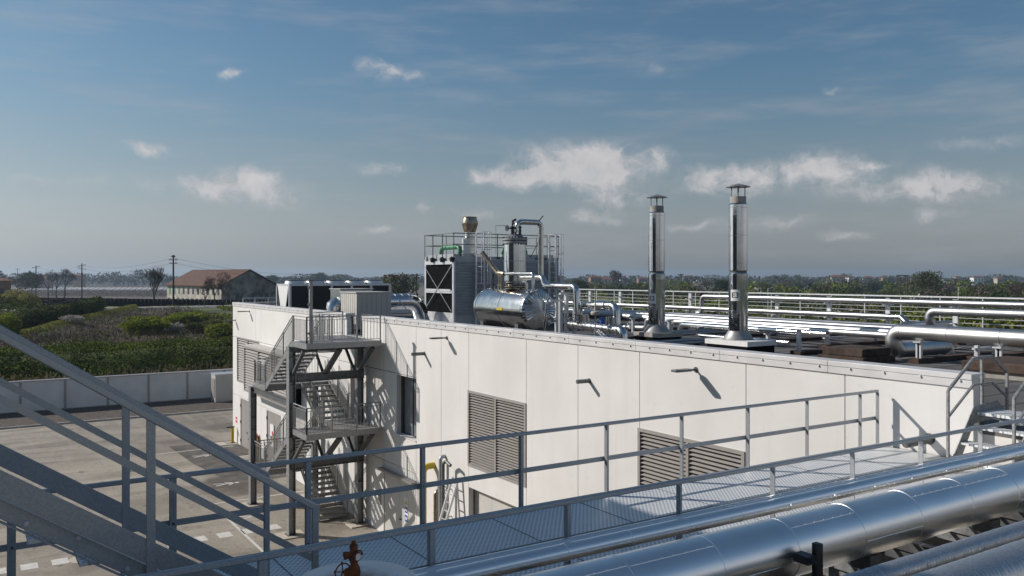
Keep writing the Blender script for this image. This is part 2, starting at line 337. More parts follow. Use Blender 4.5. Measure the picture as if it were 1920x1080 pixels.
# yard
def yard_mat():
    m = mat('dusty asphalt', (.285,.248,.20), .88, 0, .18, .11, c2=(.44,.39,.32), bump=.35, bsc=45, det=12)
    t = m.node_tree; n = t.nodes; b = n['Principled BSDF']; src = b.inputs['Base Color'].links[0].from_socket
    ge = n.new('ShaderNodeNewGeometry')
    def layer(src, scv, sc, lo, hi, col, amt, dist=0):
        mp = n.new('ShaderNodeMapping'); mp.inputs['Scale'].default_value = scv; t.links.new(ge.outputs['Position'], mp.inputs[0])
        no = n.new('ShaderNodeTexNoise'); no.inputs['Scale'].default_value = sc; no.inputs['Detail'].default_value = 9; no.inputs['Distortion'].default_value = dist; t.links.new(mp.outputs[0], no.inputs[0])
        r = n.new('ShaderNodeMapRange'); r.inputs[1].default_value = lo; r.inputs[2].default_value = hi; r.inputs[4].default_value = amt; t.links.new(no.outputs[0], r.inputs[0])
        mx = n.new('ShaderNodeMix'); mx.data_type = 'RGBA'; t.links.new(r.outputs[0], mx.inputs[0]); t.links.new(src, mx.inputs[6]); mx.inputs[7].default_value = (*col, 1); return mx.outputs[2]
    s = layer(src, (.25,1,1), .35, .5, .7, (.15,.13,.105), .85, 1.4)
    s = layer(s, (1,.12,1), 1.2, .52, .66, (.40,.36,.30), .5, .6)
    s = layer(s, (1,1,1), 1.6, .60, .72, (.12,.10,.085), .75)
    s = layer(s, (1,1,1), 9, .45, .75, (.13,.115,.10), .5)
    # oil stained patch in front of the far doors
    def spot(src, c, rx, ry, col, amt):
        mp = n.new('ShaderNodeMapping'); mp.vector_type = 'POINT'; mp.inputs['Location'].default_value = (-c.x/rx, -c.y/ry, 0); mp.inputs['Scale'].default_value = (1/rx, 1/ry, 1); t.links.new(ge.outputs['Position'], mp.inputs[0])
        ln = n.new('ShaderNodeVectorMath'); ln.operation = 'LENGTH'; t.links.new(mp.outputs[0], ln.inputs[0])
        no = n.new('ShaderNodeTexNoise'); no.inputs['Scale'].default_value = .9; no.inputs['Detail'].default_value = 10; t.links.new(ge.outputs['Position'], no.inputs[0])
        ad = n.new('ShaderNodeMath'); ad.operation = 'MULTIPLY_ADD'; t.links.new(no.outputs[0], ad.inputs[0]); ad.inputs[1].default_value = 1.3; t.links.new(ln.outputs['Value'], ad.inputs[2])
        r = n.new('ShaderNodeMapRange'); r.interpolation_type = 'SMOOTHSTEP'; r.inputs[1].default_value = 1.0; r.inputs[2].default_value = 1.75; r.inputs[3].default_value = amt; r.inputs[4].default_value = 0; t.links.new(ad.outputs[0], r.inputs[0])
        mx = n.new('ShaderNodeMix'); mx.data_type = 'RGBA'; t.links.new(r.outputs[0], mx.inputs[0]); t.links.new(src, mx.inputs[6]); mx.inputs[7].default_value = (*col, 1); return mx.outputs[2]
    s = spot(s, at(440,905,Z=0), 2.6, 3.6, (.060,.050,.042), .85)
    s = spot(s, at(425,800,Z=0), 2.6, 2.2, (.09,.08,.07), .7)
    s = spot(s, at(340,828,Z=0), 1.6, 1.2, (.11,.10,.09), .6)
    s = spot(s, at(640,985,Z=0), 2.2, 1.6, (.12,.10,.085), .6)
    s = spot(s, at(525,930,Z=0), 1.6, 3.0, (.13,.11,.09), .55)
    t.links.new(s, b.inputs['Base Color']); return m
G['yard'] = yard_mat()
y = MB(); y.add([(-60,-30,.012),(15.3,-30,.012),(15.3,71.4,.012),(-60,71.4,.012)], [(0,1,2,3)]); y.add([(15.3,58.3,.012),(60,58.3,.012),(60,71.4,.012),(15.3,71.4,.012)], [(0,1,2,3)])
y.build('yard_pavement', G['yard'], kind='structure')
# dark damp patch of newer asphalt and the oil stain in front of the far doors
def blob(name, cx, cy, rx, ry, z, m, n=28, seed=1):
    q = random.Random(seed); b = MB(); vs = [(cx+rx*math.cos(2*PI*i/n)*(1+q.uniform(-.14,.14)), cy+ry*math.sin(2*PI*i/n)*(1+q.uniform(-.14,.14)), z) for i in range(n)]
    b.add(vs, [tuple(range(n))]); return b.build(name, m, kind='structure')
G['stain'] = mat('dark oil stained asphalt', (.05,.045,.04), .8, 0, .4, .9, c2=(.15,.13,.11), det=10, bump=.3, bsc=40)
G['newasphalt'] = mat('darker asphalt', (.075,.068,.062), .88, 0, .25, 1.2, c2=(.14,.125,.11), bump=.3, bsc=50, det=10)
pa_ = MB(); pa_.add([(12.0,46.0,.0145),(15.04,46.0,.0145),(15.04,58.3,.0145),(11.0,58.3,.0145),(11.2,52.0,.0145)], [(0,1,2,3,4)]); pa_.build('asphalt_patch', G['newasphalt'], kind='structure')
gr = MB(); gr.box(-60,60,71.62,79.3,0,.05); gr.build('gravel_strip', G['gravel'], kind='structure')
k = MB()
for i in range(60):
    x = -20+i*1.0
    k.box(x+.008, x+.992, 71.4, 71.6, 0, .14)
k.build('kerb', G['kerb'], kind='structure', bevel=.015)
# painted markings
mk = MB()
def pq(b, x0, x1, y0, y1, z=.0165): b.add([(x0,y0,z),(x1,y0,z),(x1,y1,z),(x0,y1,z)], [(0,1,2,3)])
for i in range(-1, 10): pq(mk, 1.68+1.04*i, 2.26+1.04*i, 36.75, 37.5)
pq(mk, 9.93, 10.05, 34.0, 42.4); pq(mk, 9.93, 14.6, 42.42, 42.54); pq(mk, 9.9, 14.6, 49.75, 49.87); pq(mk, 9.5, 14.6, 56.2, 56.32)
def walker(b, cx, cy, s=1.0, z=.0165):
    # small pedestrian pictogram: head, body, arms and legs
    n = 10; b.add([(cx+.13*s*math.cos(2*PI*i/n)+.55*s, cy+.13*s*math.sin(2*PI*i/n), z) for i in range(n)], [tuple(range(n))])
    def st_(x0,y0,x1,y1,w): 
        d = Vector((x1-x0,y1-y0,0)).normalized(); p = Vector((-d.y,d.x,0))*w/2; a = Vector((cx+x0*s,cy+y0*s,z)); c = Vector((cx+x1*s,cy+y1*s,z))
        b.add([a-p, c-p, c+p, a+p], [(0,1,2,3)])
    st_(.38,0,-.05,0,.16); st_(-.055,.02,-.6,.28,.11); st_(-.055,-.02,-.6,-.25,.11); st_(.33,.09,.0,.38,.08); st_(.33,-.09,.05,-.36,.08)
for cx, cy in ((11.1,39.3),(11.6,46.2),(12.2,54.2)): walker(mk, cx, cy, 1.0)
mk.build('road_markings', G['marking'], kind='structure')
# concrete pads and drain covers
for i, (px, py, sx, sy) in enumerate(((205,1037,1.0,.9),(247,844+80,0,0),)):
    if not sx: continue
def pad(cx, cy, sx, sy, name='concrete_pad', lab=None, h=.05):
    b = MB(); b.box(cx-sx/2, cx+sx/2, cy-sy/2, cy+sy/2, 0, h); return b
p = at(215,1038,Z=0)
# access cover in the yard
def access_cover(px, py, lab, s=1.5):
    p = at(px, py, Z=0); t = thing('access_cover', lab, 'access cover', (p.x, p.y, 0), 'concrete framed covers in the yard')
    b = MB(); b.prism([(p.x+s*.75*math.cos(2*PI*i/20)*1.25, p.y+s*.5*math.sin(2*PI*i/20)*1.1) for i in range(20)] if s > 1.2 else [(p.x-s,p.y-.6),(p.x+s*.5,p.y-.6),(p.x+s*.5,p.y+.6),(p.x-s,p.y+.6)], 'z', 0, .03); b.build('surround', G['patch'], t)
    c = MB(); c.box(p.x-.32,p.x+.32,p.y-.3,p.y+.3,.03,.036); c.build('lid', G['conc'], t)
    for i in range(2):
        e = MB(); e.box(p.x-.36,p.x+.36,p.y-.34+i*.64,p.y-.30+i*.64,.03,.042); e.build('lid_frame', G['steel_dark'], t)
access_cover(208, 1040, 'concrete framed cover beside the white crossing squares at the bottom left', 1.6)
access_cover(432, 831, 'concrete framed cover beside the yellow post at the far building corner', 1.1)
access_cover(466, 858, 'concrete framed cover in front of the second far grey door', 1.1)
b = MB(); dp = at(253, 882, Z=0)
for i in range(9): b.box(dp.x-.55+i*.13, dp.x-.48+i*.13, dp.y-.35, dp.y+.35, .012, .03)
b.build('drain_grate', G['steel_dark'], label='small slotted drain grate in the middle of the yard asphalt', cat='drain')
# yard wall of pale panels
w = thing('yard_wall', 'long pale grey concrete panel wall at the back of the yard', 'wall', (4, 79.5, 0))
for i in range(-14, 12):
    x = 3.58+i*3.24; b = MB(); b.box(x+.09, x+3.15, 79.45, 79.6, .1, 2.46); b.build('wall_panel', G['panelgrey'], w)
    c = MB(); c.box(x-.09, x+.09, 79.40, 79.65, 0, 2.5); c.build('post', G['louver'], w)
b = MB(); b.box(-42, 42.5, 79.38, 79.66, 2.5, 2.58); b.build('coping', G['coping'], w)
b = MB(); b.box(-42, 42.5, 79.42, 79.62, 0, .1); b.build('base', G['conc'], w)
# beige cabinet in the corner
c0 = at(393, 757, Z=0); cx, cy = 18.2, 76.2
t = thing('utility_cabinet', 'beige metal cabinet with ribbed side standing against the yard wall', 'cabinet', (cx+1.3, cy, 0))
b = MB(); b.box(cx, cx+2.9, cy, cy+1.5, .15, 2.45)
for i in range(9): b.box(cx+.3*i+.1, cx+.3*i+.13, cy-.012, cy+.0, .2, 2.4)
b.build('body', G['hvac'], t, bevel=.01)
b = MB(); b.box(cx-.05, cx+2.95, cy-.06, cy+1.56, 2.45, 2.52); b.build('roof', G['lightmetal'], t)
b = MB(); b.box(cx+.0, cx+2.9, cy+.02, cy+1.5, 0, .15); b.build('plinth', G['conc'], t)
b = MB()
for i in range(14): b.bar((cx-.03, cy+.15, .5+i*.12), (cx-.03, cy+1.35, .5+i*.12), .03, .09)
b.build('louver', G['louver'], t)
# ------------------------------------------------------------------ MAIN BUILDING
XW = 15.05; ZR = 8.33; ZT = 9.30; Y0, Y1 = 8.2, 58.2; XF = 34.9
def yw(px): return XW*(3420-px)*.0003418/((px+60)*.0005307)
bld = thing('factory_building', 'long white panel factory building with flat roof and grey coping', 'building', (25, 33, 0))
openings = []   # (ya, yb, z0, z1)
def opn(pxa, pxb, z0, z1): a, b_ = yw(pxb), yw(pxa); openings.append((a, b_, z0, z1)); return (a, b_, z0, z1)
o_l1 = opn(878, 987, 4.33, 7.03); o_l2 = opn(1197, 1397, 4.33, 7.06)
o_win = opn(744, 781, 4.5, 7.0); o_win2 = opn(657, 674, 4.5, 7.0)
o_door = opn(879, 1010, 0, 3.57); o_ld = opn(719, 779, 0, 2.75)
o_l3 = opn(445, 486, 4.15, 7.09); o_d1 = opn(451, 473, 0, 3.12); o_d2 = opn(500, 527, 0, 3.12)
vj = [yw(p) for p in (479, 489.5, 541, 556.5, 593, 637, 720, 780.5, 827.5, 879, 987, 1084, 1199.5, 1399, 1584.5)]
gap = (35.9, 37.8)
ys = sorted(set([Y0, Y1]+vj+[v for o in openings for v in o[:2]]+list(gap)))
wall = MB(); back = MB(); J = .013
for a, c in zip(ys[:-1], ys[1:]):
    if c-a < .005: continue
    mid = (a+c)/2; left = mid > yw(781)
    hj = [3.2, 7.05] if left else []
    top = ZR if gap[0] < mid < gap[1] else ZT-.05
    zs = sorted(set([0, top]+hj+[v for o in openings if o[0]-.001 < mid < o[1]+.001 for v in o[2:]]))
    for z0, z1 in zip(zs[:-1], zs[1:]):
        zm = (z0+z1)/2
        if any(o[0] < mid < o[1] and o[2] < zm < o[3] for o in openings): continue
        ja = J if any(abs(a-v) < .001 for v in vj) else 0; jc = J if any(abs(c-v) < .001 for v in vj) else 0
        h0 = J if z0 in hj else 0; h1 = J if z1 in hj else 0
        wall.box(XW, XW+.2, a+ja, c-jc, z0+h0, z1-h1)
        back.box(XW+.2, XW+.35, a, c, z0, z1)
wp = wall.build('wall', G['panel'], bld, ang=20)
back.build('wall_core', G['joint'], bld)
b = MB(); b.box(XW+.35, XF, Y1-.3, Y1, 0, ZT-.05); b.box(XF-.3, XF, -14, Y1-.3, 0, 8.85); b.box(XW+.25, XW+.5, -14, Y0-.02, 0, ZR-.06); b.box(XW+.5, XF-.3, -14, -13.7, 0, ZR-.06)
b.build('wall', G['panel'], bld)
# roof sheet with seams
G['roofseam'] = mat('roofing seam', (.07,.068,.066), .9, 0, .2, 1)
b = MB(); b.box(XW+.35, XF-.3, Y0-.02, Y1-.3, ZR-.25, ZR); b.box(XW+.25, XF-.3, -14, Y0-.02, ZR-.06, ZR)
rp_ = b.build('roof', G['roof'], bld)
b = MB()
for i in range(70):
    yy = -13+i*1.02
    b.box(XW+.5, XF-.4, yy, yy+.09, ZR, ZR+.006)
b.build('roof_seam', G['roofseam'], rp_)
# coping: two steps with clips, sunk into the gap at the roof access
cp = MB(); cl = MB()
for a, c in ((Y0, gap[0]), (gap[1], Y1)):
    y_ = a
    while y_ < c-.01:
        e = min(c, y_+3.0); 
        cp.box(XW-.05, XW+.42, y_+.004, e-.004, ZT-.05, ZT+.05)      # upper tray
        cp.box(XW-.035, XW+.0, y_+.004, e-.004, ZT-.20, ZT-.055)    # lower face strip
        y_ = e
    n = int((c-a)/.75)
    for i in range(n+1):
        yy = a+.2+i*.75
        if yy < c: cp.box(XW-.065, XW-.03, yy, yy+.03, ZT-.10, ZT-.055)
    cp.build('coping', G['coping'], bld, bevel=.006); cp = MB()
pass
b = MB(); b.box(XF-.4, XF+.06, 5, Y1, 8.85, 8.98); b.build('coping', G['coping'], bld, bevel=.006); b = MB(); b.box(XW+.44, XF-.42, Y1-.36, Y1+.04, ZT-.05, ZT+.03); b.build('coping', G['coping'], bld, bevel=.006)
b = MB(); b.box(XW+.02, XW+.34, gap[0], gap[1], ZR, ZR+.03); b.build('threshold', G['galv2'], bld)
# louvres
def louvre(o, proud=.03, n=22, divs=1, parent=bld, x=XW):
    a, c, z0, z1 = o; f = MB(); fw = .09
    f.box(x-proud, x+.12, a, a+fw, z0, z1); f.box(x-proud, x+.12, c-fw, c, z0, z1); f.box(x-proud, x+.12, a+fw, c-fw, z0, z0+fw); f.box(x-proud, x+.12, a+fw, c-fw, z1-fw, z1)
    for k in range(1, divs+1):
        yy = a+(c-a)*k/(divs+1); f.box(x-proud+.004, x+.12, yy-.045, yy+.045, z0+fw, z1-fw)
    fo = f.build('louver_frame', G['louver'], parent)
    s = MB()
    for i in range(n):
        z = z0+fw+(z1-z0-2*fw)*(i+.5)/n; h = (z1-z0)/n*.55
        s.prism([(x-.02, z-h*.5), (x-.008, z-h*.58), (x+.105, z+h*.5), (x+.093, z+h*.58)], 'y', a+.05, c-.05)
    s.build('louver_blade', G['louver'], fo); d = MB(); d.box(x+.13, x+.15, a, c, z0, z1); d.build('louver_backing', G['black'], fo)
louvre(o_l1, n=27); louvre(o_l2, n=24); louvre(o_l3, n=18)
# protruding louvre box
lb = thing('louver_box', 'grey louvered box with beige top projecting from the far end of the wall', 'louver', (14.6, 49, 4.1)); 
b = MB(); b.box(14.2, XW-.01, 44.2, 52.4, 6.84, 6.92); b.build('top_sheet', G['hvac'], lb)
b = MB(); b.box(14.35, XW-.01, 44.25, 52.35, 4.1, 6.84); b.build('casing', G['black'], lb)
f = MB()
for yy in (44.2, 46.8, 49.4, 52.3): f.box(14.2, 14.3, yy, yy+.1, 4.1, 6.84)
f.box(14.205, 14.295, 44.3, 52.3, 4.1, 4.18); f.box(14.205, 14.295, 44.3, 52.3, 6.72, 6.84); f.build('frame', G['louver'], lb)
s_ = MB()
for i in range(16):
    z = 4.26+i*.155; s_.prism([(14.20,z-.045),(14.215,z-.055),(14.34,z+.04),(14.325,z+.05)], 'y', 44.3, 52.3)
s_.build('louver_blade', G['louver'], lb)
# windows and doors set into their openings
def window(o, panes):
    a, c, z0, z1 = o; b = MB(); x = XW+.30
    b.box(x, x+.06, a, a+.07, z0, z1); b.box(x, x+.06, c-.07, c, z0, z1); b.box(x, x+.06, a+.07, c-.07, z0, z0+.07); b.box(x, x+.06, a+.07, c-.07, z1-.07, z1)
    for k in range(1, panes): yy = a+(c-a)*k/panes; b.box(x-.003, x+.06, yy-.03, yy+.03, z0+.07, z1-.07)
    f = b.build('window', G['frame'], bld); p = MB(); p.box(x+.02, x+.03, a+.07, c-.07, z0+.07, z1-.07); p.build('pane', G['pane'], f)
    e = MB(); e.box(XW-.04, XW+.3, a, c, z0-.001, z0+.03); e.build('sill', G['panelgrey'], f)
window(o_win, 2); window(o_win2, 2)
def door(o, m, leaves=2, depth=.04, hinge=True, handle=True):
    a, c, z0, z1 = o; x = XW+depth; f = MB()
    f.box(x-.03, x+.08, a, a+.06, 0, z1); f.box(x-.03, x+.08, c-.06, c, 0, z1); f.box(x-.03, x+.08, a+.06, c-.06, z1-.1, z1)
    fo = f.build('door_frame', m, bld)
    for k in range(leaves):
        ya = a+.06+(c-a-.12)*k/leaves; yb = a+.06+(c-a-.12)*(k+1)/leaves
        b = MB(); b.box(x, x+.05, ya+.006, yb-.006, .03, z1-.1); d = b.build('door', m, bld)
        if handle and k == 0:
            h = MB(); h.box(x-.06, x-.002, yb-.2, yb-.17, 1.02, 1.07); h.box(x-.07, x-.045, yb-.2, yb-.05, 1.03, 1.06); h.build('handle', G['frame'], d)
        if hinge:
            for z in (.35, z1*.5, z1-.5):
                h = MB(); yy = a+.0 if k == 0 else c-.05; h.box(x-.06, x-.02, yy-.02, yy+.07, z-.09, z+.09); h.build('hinge', G['frame'], d)
door(o_d1, G['doorgrey']); door(o_d2, G['doorgrey']); door(o_door, G['doorlight'], 4, .28, False); door(o_ld, G['doorlight'], 2, .03, False)
b = MB(); b.box(XW-.22, XW-.003, o_ld[0]-.1, o_ld[1]+.1, 2.84, 2.88); b.box(XW-.22, XW-.19, o_ld[0]-.1, o_ld[1]+.1, 2.78, 2.84); b.build('door_hood', G['louver'], bld)
b = MB(); b.box(XW-.03, XW-.004, o_ld[1]+.25, o_ld[1]+.5, 1.2, 1.6); b.build('wall_box', G['louver'], bld)
# ------------------------------------------------------------------ things on the wall
def spout(px, py, L_, r, lab):
    p = at(px, py, X=XW); t = thing('drain_spout', lab, 'overflow pipe', (XW, p.y, p.z-r), 'dark overflow pipes through the wall')
    b = MB(); b.tube([(XW+.02,p.y,p.z), (XW-L_,p.y,p.z)], r, 16, cap=False); b.tube([(XW-L_,p.y,p.z), (XW+.02,p.y,p.z)], r*.86, 16); b.build('pipe', G['steel_dark'], t)
    c = MB(); c.lathe([(r*1.25, XW-.012),(r*1.25, XW-.001)], (0,p.y,p.z), 16, 'x'); c.build('collar', G['steel_dark'], t)
spout(796, 663, .55, .065, 'dark overflow pipe high on the wall just right of the outside stairs')
spout(1105, 714, .44, .06, 'dark overflow pipe in the upper middle of the long white wall')
spout(1743, 823, .75, .085, 'thick black pipe stub low on the wall beside the walkway end')
def walllamp(px, py, L_, lab):
    p = at(px, py, X=XW); t = thing('wall_lamp', lab, 'wall lamp', (XW, p.y, p.z), 'flat grey lamps on the white wall')
    b = MB(); b.prism([(XW-L_, p.y-.09), (XW-L_+.06, p.y-.12), (XW-.25, p.y-.12), (XW-.18, p.y-.05), (XW-.18, p.y+.05), (XW-.25, p.y+.12), (XW-L_+.06, p.y+.12), (XW-L_, p.y+.09)], 'z', p.z-.02, p.z+.035); b.build('lamp_head', G['steel_dark'], t, bevel=.008)
    c = MB(); c.tube([(XW,p.y,p.z), (XW-.22,p.y,p.z)], .028, 10); c.lathe([(.07, XW-.02),(.07, XW-.001)], (0,p.y,p.z), 12, 'x'); c.build('arm', G['steel_dark'], t)
    d = MB(); d.box(XW-L_+.07, XW-.32, p.y-.08, p.y+.08, p.z-.026, p.z-.021); d.build('glass', G['lightmetal'], t)
walllamp(838, 633.5, .70, 'flat grey wall lamp above the tall louver nearest the outside stairs')
walllamp(1305, 693, .75, 'flat grey wall lamp on the wall above the right hand louver')
walllamp(468, 584, .75, 'flat grey wall lamp near the top of the far end of the wall')
walllamp(441.5, 600.5, .75, 'flat grey wall lamp sticking out at the far building corner')
# fence of yellow gas pipe, steel risers, ladder
p = at(815, 868, X=XW)
t = thing('gas_pipe', 'bright yellow gas pipe bending into the white wall', 'pipe', (XW-.75, p.y+.2, 0))
b = MB(); b.pipe([(XW-.46, p.y+.05, .0), (XW-.46, p.y+.05, p.z-.1), (XW+.02, p.y+.05, p.z-.1)], .125, .36, bands=False, estep=8); b.build('pipe', G['yellow'], t)
b = MB(); b.lathe([(.2,0),(.2,.02)], (XW-.46,p.y+.05,.6), 18); b.lathe([(.2,0),(.2,.02)], (XW-.46,p.y+.05,.63), 18); b.build('flange', G['yellow'], t)
def riser(px, ztop, r, m, lab, curl=False, off=.25):
    p = at(px, 900, X=XW-off); t = thing('riser_pipe', lab, 'pipe', (XW-off, p.y, 0)); b = MB()
    if curl: b.pipe([(XW-off,p.y,0),(XW-off,p.y,ztop),(XW-off-.02,p.y-.25,ztop+.15),(XW-off-.02,p.y-.6,ztop+.05)], r, .1, bands=False); 
    else: b.pipe([(XW-off,p.y,0),(XW-off,p.y,ztop),(XW+.02,p.y,ztop)], r, .2, bands=False)
    b.build('pipe', m, t); c = MB()
    for z in (1, 2.2, 3.2): c.box(XW-off-r-.02, XW-.002, p.y-.02, p.y+.02, z, z+.04)
    c.build('bracket', G['galv'], t); return p
riser(817, 3.0, .085, G['bronze'], 'brown steel riser pipe on the wall right of the yellow gas pipe')
riser(826, 4.35, .07, G['galv'], 'grey riser pipe on the wall between the brown riser and the ladder', off=.2)
p = riser(831, 4.2, .06, G['steel_dark'], 'dark riser pipe with curled top beside the leaning ladder', True, .35)
b = MB()
# leaning ladder, feet away from the wall
yb = 27.35; lp = thing('stepladder', 'aluminium ladder leaning on the white wall beside the riser pipes', 'ladder', (XW-.7, yb, 1.6))
zt, zb = 3.75, .0
for dy in (0, -.42):
    b = MB(); b.bar((XW-1.15, yb+dy+.25, zb), (XW-.12, yb+dy-.15, zt), .05, .08, (1,0,0)); b.build('rail', G['lightmetal'], lp)
for i in range(12):
    f = (i+.8)/12.8; b = MB(); x = XW-1.15+1.03*f; yy = yb+.25-.40*f; z = zb+(zt-zb)*f
    b.bar((x, yy+.02, z), (x, yy-.44, z), .035, .03); b.build('rung', G['lightmetal'], lp)
# sign on the grey door
a, c = o_ld[0], o_ld[1]; yc = a+(c-a)*.28
t = thing('door_sign', 'tall white sign with yellow triangle and blue squares on the pale door', 'sign', (XW, yc, 1.1))
b = MB(); b.box(XW+.015, XW+.027, yc-.17, yc+.17, 1.0, 2.05); b.build('board', G['white'], t)
b = MB(); b.prism([(yc-.12,1.76),(yc+.12,1.76),(yc,1.98)], 'x', XW+.008, XW+.0145); b.build('warning_triangle', G['yellow'], t)
b = MB(); b.box(XW+.008, XW+.0145, yc-.13, yc+.13, 1.42, 1.66); b.box(XW+.008, XW+.0145, yc-.13, yc+.13, 1.06, 1.34); b.build('blue_panel', G['blue'], t)
b = MB(); b.box(XW+.004, XW+.0075, yc-.08, yc+.08, 1.50, 1.6); b.lathe([(.07, XW+.004),(.07, XW+.0075)], (0,yc,1.2), 14, 'x'); b.build('pictogram', G['white'], t)
# signs, extinguisher and posts at the far doors
def smallsign(px, py, lab, m='white', s=.16):
    p = at(px, py, X=XW); t = thing('wall_sign', lab, 'sign', (XW, p.y, p.z)); b = MB(); b.box(XW-.012, XW-.002, p.y-s, p.y+s, p.z-s*1.2, p.z+s*1.2); b.build('board', G[m], t)
    c = MB(); c.box(XW-.018, XW-.0125, p.y-s*.7, p.y+s*.7, p.z-s*.9, p.z-s*.1); c.box(XW-.018, XW-.0125, p.y-s*.7, p.y+s*.7, p.z+s*.2, p.z+s*.9); c.build('red_mark', G['red'], t)
smallsign(443.5, 787, 'small white and red sign left of the far grey door', s=.22); smallsign(475.5, 787, 'small white and red sign between the two far grey doors', s=.28)
p = at(504, 812, X=XW-.02)
t = thing('hazard_placard', 'white hazard placard with blue round marks on the second far door', 'sign', (XW, p.y, p.z-.5))
b = MB(); b.box(XW-.012, XW+.005, p.y-.9, p.y-.2, p.z-.7, p.z+.6); b.build('board', G['white'], t)
for dy, dz, m in ((-.42,-.2,'blue'),(-.72,-.25,'yellow'),(-.42,-.5,'blue'),(-.7,.1,'red')):
    b = MB(); b.lathe([(.13, XW-.02),(.13, XW-.0125)], (0,p.y+dy,p.z+dz), 16, 'x'); b.build('symbol', G[m], t)
def extinguisher():
    p = at(477.5, 832, X=XW-.25); x, y_ = XW-.22, p.y; t = thing('fire_extinguisher', 'red wheeled fire extinguisher beside the far grey door', 'fire extinguisher', (x, y_, 0))
    b = MB(); b.lathe([(.16,.1),(.2,.2),(.2,1.25),(.13,1.42),(.05,1.5)], (x,y_,0), 18); b.build('cylinder', G['red'], t)
    b = MB(); b.tube([(x,y_,1.48),(x-.2,y_+.1,1.6),(x-.35,y_+.2,1.1),(x-.2,y_+.25,.6)], .03, 8); b.build('hose', G['frame'], t)
    for s in (-.18,.18):
        b = MB(); b.lathe([(.14,-.03),(.14,.03)], (x-.05,y_+s,.14), 16, 'y'); b.build('wheel', G['frame'], t)
extinguisher()
def post(px, py, lab, h, x=None):
    p = at(px, py, Z=0); t = thing('yellow_post', lab, 'bollard', (p.x, p.y, 0), 'yellow posts by the far doors'); b = MB(); b.lathe([(.1,0),(.1,h)], (p.x,p.y,0), 14); b.build('pole', G['yellow'], t)
    c = MB(); c.box(p.x-.38, p.x+.12, p.y-.08, p.y+.08, h, h+.07); c.build('cap', G['frame'], t); d = MB(); d.lathe([(.16,0),(.16,.05)], (p.x,p.y,0), 14); d.build('base', G['frame'], t)
post(436, 831, 'yellow post with black cap at the far building corner', 1.05); post(479.8, 862, 'yellow post with black cap beside the first steel stair column', 1.35)
# ------------------------------------------------------------------ OUTSIDE STAIR
st = thing('fire_escape', 'tall galvanised outside stair with two landings against the white wall', 'staircase', (13.3, 37, 0))
XL, XR = 11.6, 14.92
def hsec(b, x, y_, z0, z1, w=.26, d=.26):   # H column
    b.box(x-w/2, x+w/2, y_-d/2, y_-d/2+.02, z0, z1); b.box(x-w/2, x+w/2, y_+d/2-.02, y_+d/2, z0, z1); b.box(x-.01, x+.01, y_-d/2+.02, y_+d/2-.02, z0, z1)
cols = [(XL+.02, 35.5, 8.1), (XR-.2, 35.5, 8.1), (XL+.02, 41.3, 5.75), (XR-.2, 41.3, 5.75)]
for x, y_, z in cols:
    b = MB(); b.box(x-.15,x-.13,y_-.17,y_+.17,.05,z); b.box(x+.13,x+.15,y_-.17,y_+.17,.05,z); b.box(x-.13,x+.13,y_-.012,y_+.012,.05,z)
    for zz in (1.9, 3.6, 4.2, 5.2, 6.4, 7.6):
        if zz < z: b.box(x-.155,x+.155,y_-.175,y_+.175,zz,zz+.03)
    b.build('column', G['galv2'], st)
    f = MB(); f.box(x-.55,x+.55,y_-.5,y_+.5,0,.06); f.build('footing', G['patch'], st)
    f = MB(); f.box(x-.22,x+.22,y_-.22,y_+.22,.06,.085); f.build('base_plate', G['steel_dark'], st)
def ibeam(b, p, q, h=.28, w=.16):
    b.bar(p, q, .015, h-.04); 
    for s in (-1, 1):
        o = Vector((0,0,s*(h/2-.01))); b.bar(Vector(p)+o, Vector(q)+o, w, .018)
for zb in (6.75, 3.02):
    b = MB(); ibeam(b, (XL, 35.4, zb), (XR, 35.4, zb), .36, .2); b.build('beam', G['steel_dark'], st)
    b = MB(); ibeam(b, (XL+.02, 35.5, zb-.5), (XL+.02, 41.3, zb-.95 if 0 else zb-.5), .2, .12) if 0 else None
    for (xa, xb) in ((XL+.2, XL+.85), (XL+1.35, XL+.95), (XL+1.45, XL+1.9), (XR-.45, XR-.1), (XL+1.55+1.1, XL+1.5+1.2)):
        pass
for zf in (8.33, 4.6):
    zb = zf-1.58
    for (x0, y0, x1, y1, w_) in ((XL+.05,35.35,XL+.05,33.95,.14), (XL+1.5,35.35,XL+1.55,33.8,.2), (XL+1.42,35.45,XL+1.42,36.7,.11), (XR-.3,35.35,XR-.25,33.85,.15), (XR-.45,35.45,XR-.45,36.7,.11)):
        b = MB(); b.bar((x0,y0,zb+.15), (x1,y1,zf-.3), w_, w_*.75); b.build('brace', G['steel_dark'], st)
def deck(x0, x1, y0, y1, z, name='landing'):
    b = MB(); b.box(x0+.03, x1-.03, y0+.03, y1-.03, z-.045, z); d = b.build(name, G['treadm'], st)
    e = MB()
    e.box(x0, x1, y0, y0+.02, z-.22, z+.02); e.box(x0, x1, y1-.02, y1, z-.22, z+.0); e.box(x0, x0+.02, y0+.02, y1-.02, z-.22, z+.02); e.box(x1-.02, x1, y0+.02, y1-.02, z-.22, z+.0)
    for s in (y0+.03, ): e.box(x0+.01, x1-.01, s-.0, s+.07, z-.22, z-.205)
    n = max(2, int((x1-x0)/1.1))
    for i in range(1, n): xx = x0+(x1-x0)*i/n; e.box(xx-.03, xx+.03, y0+.02, y1-.02, z-.2, z-.06)
    e.build('landing_frame', G['galv2'], d)
